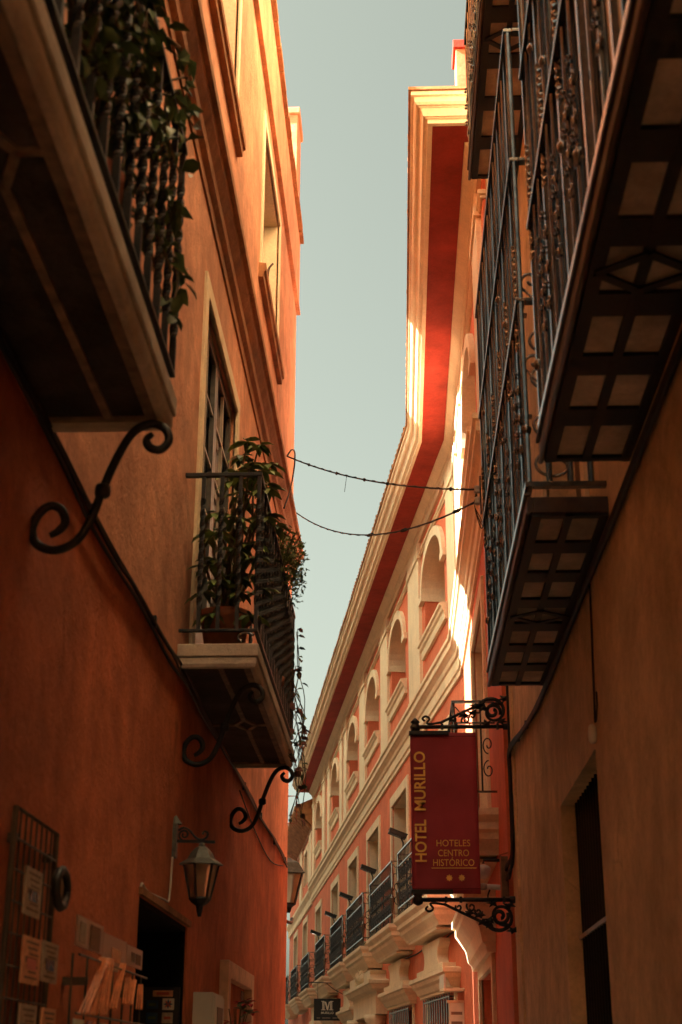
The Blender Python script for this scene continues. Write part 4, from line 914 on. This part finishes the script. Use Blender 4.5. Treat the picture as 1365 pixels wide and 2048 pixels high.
nn = 16; part(MB().add([(gx+.028, 5.31+.04*math.cos(6.283*k/nn), 2.215+.036*math.sin(6.283*k/nn)) for k in range(nn)], [tuple(range(nn))]), 'picture', CARD1, ov)
rk = root('postcard_rack', (-1.25, 6.2, 1), 'clear plastic display rack with sheets beside the shop doorway', 'rack')
rx = -1.2
for y0, y1, z0, z1 in ((5.47, 5.97, 2.03, 2.14), (5.98, 6.50, 1.985, 2.12), (6.51, 6.92, 2.03, 2.115)): part(MB().box(rx-.004, rx, y0, y1, z0, z1), 'sheet', CLEAR, rk)
for y0, y1, z0, z1, m_ in ((5.52, 5.62, 2.045, 2.12, CARD1), (5.72, 5.90, 2.035, 2.125, SHUT), (6.16, 6.36, 2.02, 2.075, CARD2), (6.62, 6.70, 2.05, 2.09, CARDINK), (6.74, 6.86, 2.045, 2.09, CARDINK)): part(MB().box(rx+.001, rx+.004, y0, y1, z0, z1), 'insert', m_, rk)
wr = []
for z in (1.995, 1.79, 1.60): part(MB().tube([(rx+.02, 5.45, z), (rx+.02, 6.95, z)], .005, 5), 'wire', RUST, rk)
for y in (5.46, 5.72, 6.0, 6.25, 6.5, 6.72, 6.94): part(MB().tube([(rx-.006, y, 2.0), (rx-.006, y, 1.2)], .005, 5), 'wire', RUST, rk)
part(MB().box(XL, rx, 5.7, 5.73, 1.9, 1.93).box(XL, rx, 6.7, 6.73, 1.9, 1.93), 'stand_off', RUST, rk)
for k in range(12):
    yy_ = 5.50+.24*(k % 6)+rnd.uniform(-.01, .01); zz_ = (1.62, 1.44)[k//6]
    pc = root('postcard', (rx+.03, yy_, zz_), 'small printed postcard standing in the lower rows of the plastic rack', 'postcard', 'postcards in the plastic rack')
    part(MB().box(rx+.022, rx+.026, yy_-.09, yy_+.09, zz_, zz_+.15), 'sheet', rnd.choice((CARD1, CARD2, WHITEP, BLUE)), pc)
    part(MB().box(rx+.0262, rx+.027, yy_-.07, yy_+.07, zz_+.05, zz_+.13), 'picture', rnd.choice((FERN, BLUE, REDT, SHUT, FANW)), pc)
fans = [((5.95, 2.015), (5.50, 1.79), .045), ((5.87, 2.01), (5.62, 1.79), .05), ((6.06, 2.02), (5.90, 1.80), .028), ((6.00, 2.02), (5.80, 1.80), .022), ((6.33, 2.02), (6.08, 1.83), .034), ((6.46, 1.97), (6.36, 1.86), .03), ((6.60, 1.97), (6.44, 1.86), .03), ((6.78, 1.96), (6.70, 1.85), .03), ((5.75, 1.77), (5.62, 1.62), .06), ((6.0, 1.77), (5.92, 1.62), .05)]
for (ya, za), (yb, zb), wd in fans:
    f = root('folded_fan', (rx+.03, yb, zb), 'orange folded hand fan lying in the lower row of the rack' if za < 1.8 else ('broad orange folded hand fan leaning low in the display rack' if wd > .04 else ('slim orange folded hand fan leaning beside the broad ones' if za > 2 else 'small bright folded hand fan at the doorway end of the rack')), 'fan', 'hand fans in the display rack')
    for k in range(4): part(MB().bar((rx+.012+.006*k, ya+wd*.1*k, za), (rx+.022+.008*k, yb+wd*.42*k-.03*(k == 3), zb), .004, wd*.26, (0, 1, .6)), 'rib', FANW, f)
# tiles hung inside the doorway, facing the street
ty = SHOP[1]-.06
tb = root('tile_board', (-1.42, ty, 1.5), 'dark board carrying painted tiles inside the shop doorway', 'board')
part(MB().box(-1.59, -1.315, ty, ty+.02, 1.5, 2.06), 'board', BOARD, tb)
for x0, x1, z0, z1, m_, lb in ((-1.475, -1.355, 2.005, 2.04, CARD2, 'long pinkish printed tile at the top of the tile board'), (-1.415, -1.345, 1.93, 1.995, WHITEP, 'white tile with a red and blue star on the tile board'), (-1.51, -1.44, 1.935, 1.985, BLUE, 'dark blue painted tile beside the white star tile'), (-1.415, -1.35, 1.855, 1.915, CARD1, 'pale picture tile below the white star tile'), (-1.51, -1.44, 1.855, 1.915, BLUE, 'dark blue tile below the other blue tile')):
    tl = root('ceramic_tile', ((x0+x1)/2, ty, z0), lb, 'tile', 'tiles on the tile board')
    ti = part(MB().box(x0, x1, ty-.01, ty, z0, z1), 'tile_body', m_, tl, bevel=.002)
    cx, cz = (x0+x1)/2, (z0+z1)/2
    if m_ is WHITEP:
        for q_ in range(8):
            put(MB().add([(0, 0, 0), (.014, 0, .006), (.029, 0, 0), (.014, 0, -.006)], [(0, 1, 2, 3)]).mesh('petal_print', REDT if q_ % 2 else BLUE), 'petal_print', ti, (cx, ty-.0115, cz), (0, math.pi/4*q_, 0))
    else: put(MB().box(-(x1-x0)*.32, (x1-x0)*.32, -.001, 0, -.008, .008).mesh('picture', FERN if m_ is BLUE else REDT), 'picture', ti, (cx, ty-.0105, cz))
# cabinet, frame, flowers
cb = root('meter_cabinet', (-1.24, 9.7, 1.5), 'pale grey metal cabinet fixed to the orange wall beside the doorway', 'cabinet')
part(MB().box(XL, -1.168, 9.38, 9.92, 1.45, 2.053), 'housing', CABINET, cb, bevel=.006)
part(MB().box(-1.168, -1.158, 9.40, 9.90, 1.47, 2.035), 'door', CABINET, cb, bevel=.003)
part(MB().box(-1.158, -1.153, 9.52, 9.80, 1.55, 1.97), 'vent_panel', RUST, cb)
pf2 = root('empty_frame', (XL, 11.6, 1.5), 'limed wooden frame hung empty on the orange wall past the cabinet', 'frame')
for y0, y1, z0, z1 in ((10.72, 10.86, 1.3, 2.34), (12.46, 12.60, 1.3, 2.34), (10.86, 12.46, 2.22, 2.34)): part(MB().box(XL, XL+.075, y0, y1, z0, z1), 'moulding', FRAMEW, pf2, bevel=.006)
part(MB().box(XL+.002, XL+.012, 12.2, 12.44, 1.3, 2.2), 'backing', SHUT, pf2)

# ================================================================ plants
def leaf_mesh(name, l, w_, mat, cup=.15):
    return MB().add([(0, 0, 0), (l*.35, w_*.5, cup*w_), (l*.72, w_*.36, cup*w_*.6), (l, 0, -l*.12), (l*.72, -w_*.36, cup*w_*.6), (l*.35, -w_*.5, cup*w_), (l*.4, 0, -.02*l), (l*.75, 0, -.05*l)],
                    [(0, 6, 1), (6, 7, 2, 1), (7, 3, 2), (0, 5, 6), (6, 5, 4, 7), (7, 4, 3)]).mesh(name, mat, True)
def pot(r, c, h, ra):
    part(MB().lathe([(ra*.7, 0), (ra*.95, h*.8), (ra*1.08, h*.82), (ra*1.1, h), (ra*.95, h), (ra*.9, h*.9)], 14, c), 'pot', POT, r, True)
# palmate shrub on the second left balcony
sh = root('potted_shrub', (-1.05, 8.62, 3.97), 'leafy umbrella shrub in a terracotta pot at the near corner of the planted balcony', 'plant')
pot(sh, (-1.07, 8.55, 3.97), .30, .16)
lm1 = leaf_mesh('leaf', .135, .058, LEAF); lm1b = leaf_mesh('leaf', .115, .052, LEAFD)
rp = random.Random(11)
def palmate(parent, c, n, tilt, ms, sc0=1.0):
    a0 = rp.random()*6
    for k in range(n):
        put(rp.choice(ms), 'leaf', parent, c, (rp.uniform(-.3, .3), tilt+rp.uniform(-.2, .45), a0+k*2*math.pi/n+rp.uniform(-.2, .2)), (sc0*rp.uniform(.8, 1.2),)*3)
st = MB()
tips = [(-1.17, 8.40, 4.55), (-1.10, 8.35, 4.75), (-.98, 8.45, 5.05), (-.92, 8.62, 5.22), (-.95, 8.75, 5.40), (-.88, 8.9, 5.30), (-.84, 8.75, 5.02), (-1.02, 8.6, 4.88), (-1.13, 8.5, 4.62), (-.90, 8.5, 4.72), (-1.08, 8.3, 4.42), (-.86, 8.6, 4.45), (-1.16, 8.6, 4.98), (-1.0, 8.9, 5.15), (-.82, 9.2, 5.12), (-1.05, 9.0, 4.7), (-.9, 9.3, 4.9), (-.95, 8.35, 4.35), (-1.18, 8.35, 4.35), (-1.05, 8.55, 5.18), (-.99, 8.3, 4.62), (-1.12, 8.3, 4.2), (-.9, 8.35, 4.2), (-.85, 8.5, 4.9), (-1.2, 8.45, 4.78), (-1.0, 8.5, 4.5), (-.93, 8.8, 4.62), (-1.1, 8.7, 5.3), (-.96, 8.55, 5.46), (-.9, 8.7, 5.5), (-1.02, 8.75, 5.45), (-.86, 8.55, 5.25), (-.93, 8.4, 5.2), (-.84, 8.9, 5.45), (-1.0, 8.35, 4.85), (-.88, 8.4, 4.6), (-.83, 8.45, 5.08)]
for p in tips:
    b0 = Vector((-1.07+rp.uniform(-.05, .05), 8.56, 4.26)); p = Vector(p); m = (b0+p)/2+Vector((rp.uniform(-.06, .06), rp.uniform(-.05, .05), .05))
    st.tube(catmull([b0, m, p], 4), [.011-.0007*k for k in range(9)], 5)
    palmate(sh, p, rp.choice((6, 7, 8)), .25, (lm1, lm1, lm1b))
part(st, 'stems', STEM, sh, True)
# feathery fern near the middle of the balcony
fe = root('potted_fern', (-.95, 10.1, 3.97), 'feathery light green plant spilling over the rail of the planted balcony', 'plant')
pot(fe, (-.98, 10.1, 3.97), .3, .15)
fm = MB()
for k in range(1800):
    t_ = rp.random(); ang = rp.uniform(0, 6.28); rr = .30*math.sqrt(rp.random())*(1-.3*t_)
    c = Vector((-.86+rr*math.cos(ang)*.6+.02, 10.1+rr*math.sin(ang)*1.6, 5.20+max(-.22, min(.2, .16*rp.gauss(0, .8)))-rr*.35))
    d = Vector((rp.gauss(0, 1), rp.gauss(0, 1), rp.gauss(.2, .8))).normalized()*rp.uniform(.02, .05); n_ = Vector((rp.gauss(0, 1), rp.gauss(0, 1), rp.gauss(0, 1))).normalized()*.007
    fm.quad(c-n_, c+d*.5-n_*1.6, c+d, c+d*.5+n_*1.6)
kind(part(fm, 'foliage', FERN, fe), 'stuff')
fs = MB()
for k in range(40):
    fs.tube(catmull([(-.98, 10.1, 4.25), (-.95+rp.uniform(-.05, .05), 10.1+rp.uniform(-.1, .1), 4.9), (-.86+rp.uniform(-.16, .18), 10.1+rp.uniform(-.4, .4), 5.2+rp.uniform(-.15, .18))], 4), .005, 4)
part(fs, 'stems', STEM, fe)
# reddish vine hanging off the far end of the balcony
vi = root('hanging_vine', (-.82, 11.2, 4.0), 'reddish vine trailing off the far end of the planted balcony', 'plant')
vs_ = MB(); lmv = leaf_mesh('leaf', .075, .05, VINE); lmv2 = leaf_mesh('leaf', .06, .035, LEAFD)
for k in range(10):
    y0 = rp.uniform(10.6, 11.3); x0 = -.81+rp.uniform(-.02, .03); zt, zb_ = rp.uniform(4.1, 4.9), rp.uniform(3.35, 3.8)
    pts = [(x0+rp.uniform(-.03, .09)*(j > 0), y0+rp.uniform(-.08, .12), zt+(zb_-zt)*j/5) for j in range(6)]
    cp = catmull(pts, 4); vs_.tube(cp, .0035, 4)
    for j in range(7):
        put(rp.choice((lmv, lmv, lmv2)), 'leaf', vi, tuple(rp.choice(cp)), (rp.uniform(-1, 1), rp.uniform(-.2, 1.2), rp.uniform(-1.6, 1.6)), (rp.uniform(.7, 1.25),)*3)
part(vs_, 'stems', STEM, vi)
# dark climber over the near left balcony
cl_ = root('balcony_climber', (-1.0, 3.6, 3.97), 'dark green climber growing thick through the bars of the near left balcony', 'plant')
pot(cl_, (-1.02, 3.8, 3.97), .28, .16)
cs_ = MB(); lmc = leaf_mesh('leaf', .085, .048, LEAFD); lmc2 = leaf_mesh('leaf', .07, .04, LEAFD)
nl = 0; extra = MB()
for k in range(74):
    y1 = rp.uniform(2.5, 4.72); z1 = rp.uniform(4.35, 5.5) if y1 < 4.3 else rp.uniform(4.35, 5.3)
    cp = catmull([(-1.02, 3.8, 4.2), (-.93+rp.uniform(-.06, .06), (3.8+y1)/2, (4.2+z1)/2+.1), (-.85+rp.uniform(-.05, .04), y1, z1), (-.82+rp.uniform(-.06, .07), y1+rp.uniform(-.1, .14), z1-rp.uniform(.0, .2))], 4)
    cs_.tube(cp, .005, 4)
    for j in range(18):
        p = Vector(cp[rp.randrange(3, len(cp))])+Vector((rp.uniform(-.03, .03), rp.uniform(-.035, .035), rp.uniform(-.035, .035)))
        rot = (rp.uniform(-.8, .8), rp.uniform(0, 1.3), rp.uniform(-2.4, 2.4)); sc1 = rp.uniform(.6, 1.2)
        if p.x > -.86 and nl < 290: put(rp.choice((lmc, lmc2)), 'leaf', cl_, tuple(p), rot, (sc1,)*3); nl += 1
        else:
            from mathutils import Euler
            Mx = Matrix.LocRotScale(p, Euler(rot).to_quaternion(), Vector((sc1,)*3)); l, w1 = .075, .04
            extra.add([Mx @ Vector(q) for q in ((0, 0, 0), (l*.45, w1*.5, .008), (l, 0, -.01), (l*.45, -w1*.5, .008))], [(0, 1, 2, 3)])
kind(part(extra, 'inner_foliage', LEAFD, cl_), 'stuff')
part(cs_, 'stems', STEM, cl_)
# red flowers beside the cabinet
fw = root('potted_flowers', (-1.15, 10.6, 1.6), 'red flowers in a dark pot in front of the empty frame', 'plant')
pot(fw, (-1.15, 10.6, 1.55), .2, .11)
lmf = leaf_mesh('petal', .06, .045, PETAL); lmg = leaf_mesh('leaf', .08, .04, LEAFD)
for k in range(9):
    c = (-1.15+rp.uniform(-.07, .10), 10.6+rp.uniform(-.12, .12), rp.uniform(1.88, 2.09))
    for j in range(5): put(lmf if k < 6 else lmg, 'petal' if k < 6 else 'leaf', fw, c, (0, rp.uniform(-.6, .5), j*1.256), None)
fst = MB()
for k in range(7): fst.tube([(-1.15, 10.6, 1.7), (-1.15+rp.uniform(-.06, .09), 10.6+rp.uniform(-.1, .1), 2.0)], .004, 4)
part(fst, 'stems', STEM, fw)

# ================================================================ notice case and lamp by the hotel bend
nc = root('notice_case', tuple(TF @ Vector((-.05, .75, 1.6))), 'white framed notice case fixed edge-on to the coral hotel wall', 'notice')
part(MB(TF).box(-.22, -.001, .62, .66, 1.7, 2.50), 'panel', WHITEP, nc, bevel=.004)
part(MB(TF).box(-.245, -.001, .605, .675, 2.50, 2.535).box(-.245, -.001, .605, .675, 1.665, 1.70), 'frame', FRAMEW, nc)
for k in range(5): part(MB(TF).box(-.19, -.03, .617, .619, 1.82+.13*k, 1.86+.13*k), 'print', CARDINK, nc)
nl2 = root('shelf_lamp', tuple(TF @ Vector((-.05, .8, 2.62))), 'small flat lamp on a bracket above the notice case', 'lamp')
part(MB(TF).box(-.30, -.001, .55, .95, 2.66, 2.70), 'shelf', CREAM, nl2, bevel=.004)
part(MB(TF).box(-.30, -.27, .55, .95, 2.70, 2.88), 'plate', WHITEP, nl2, bevel=.004)
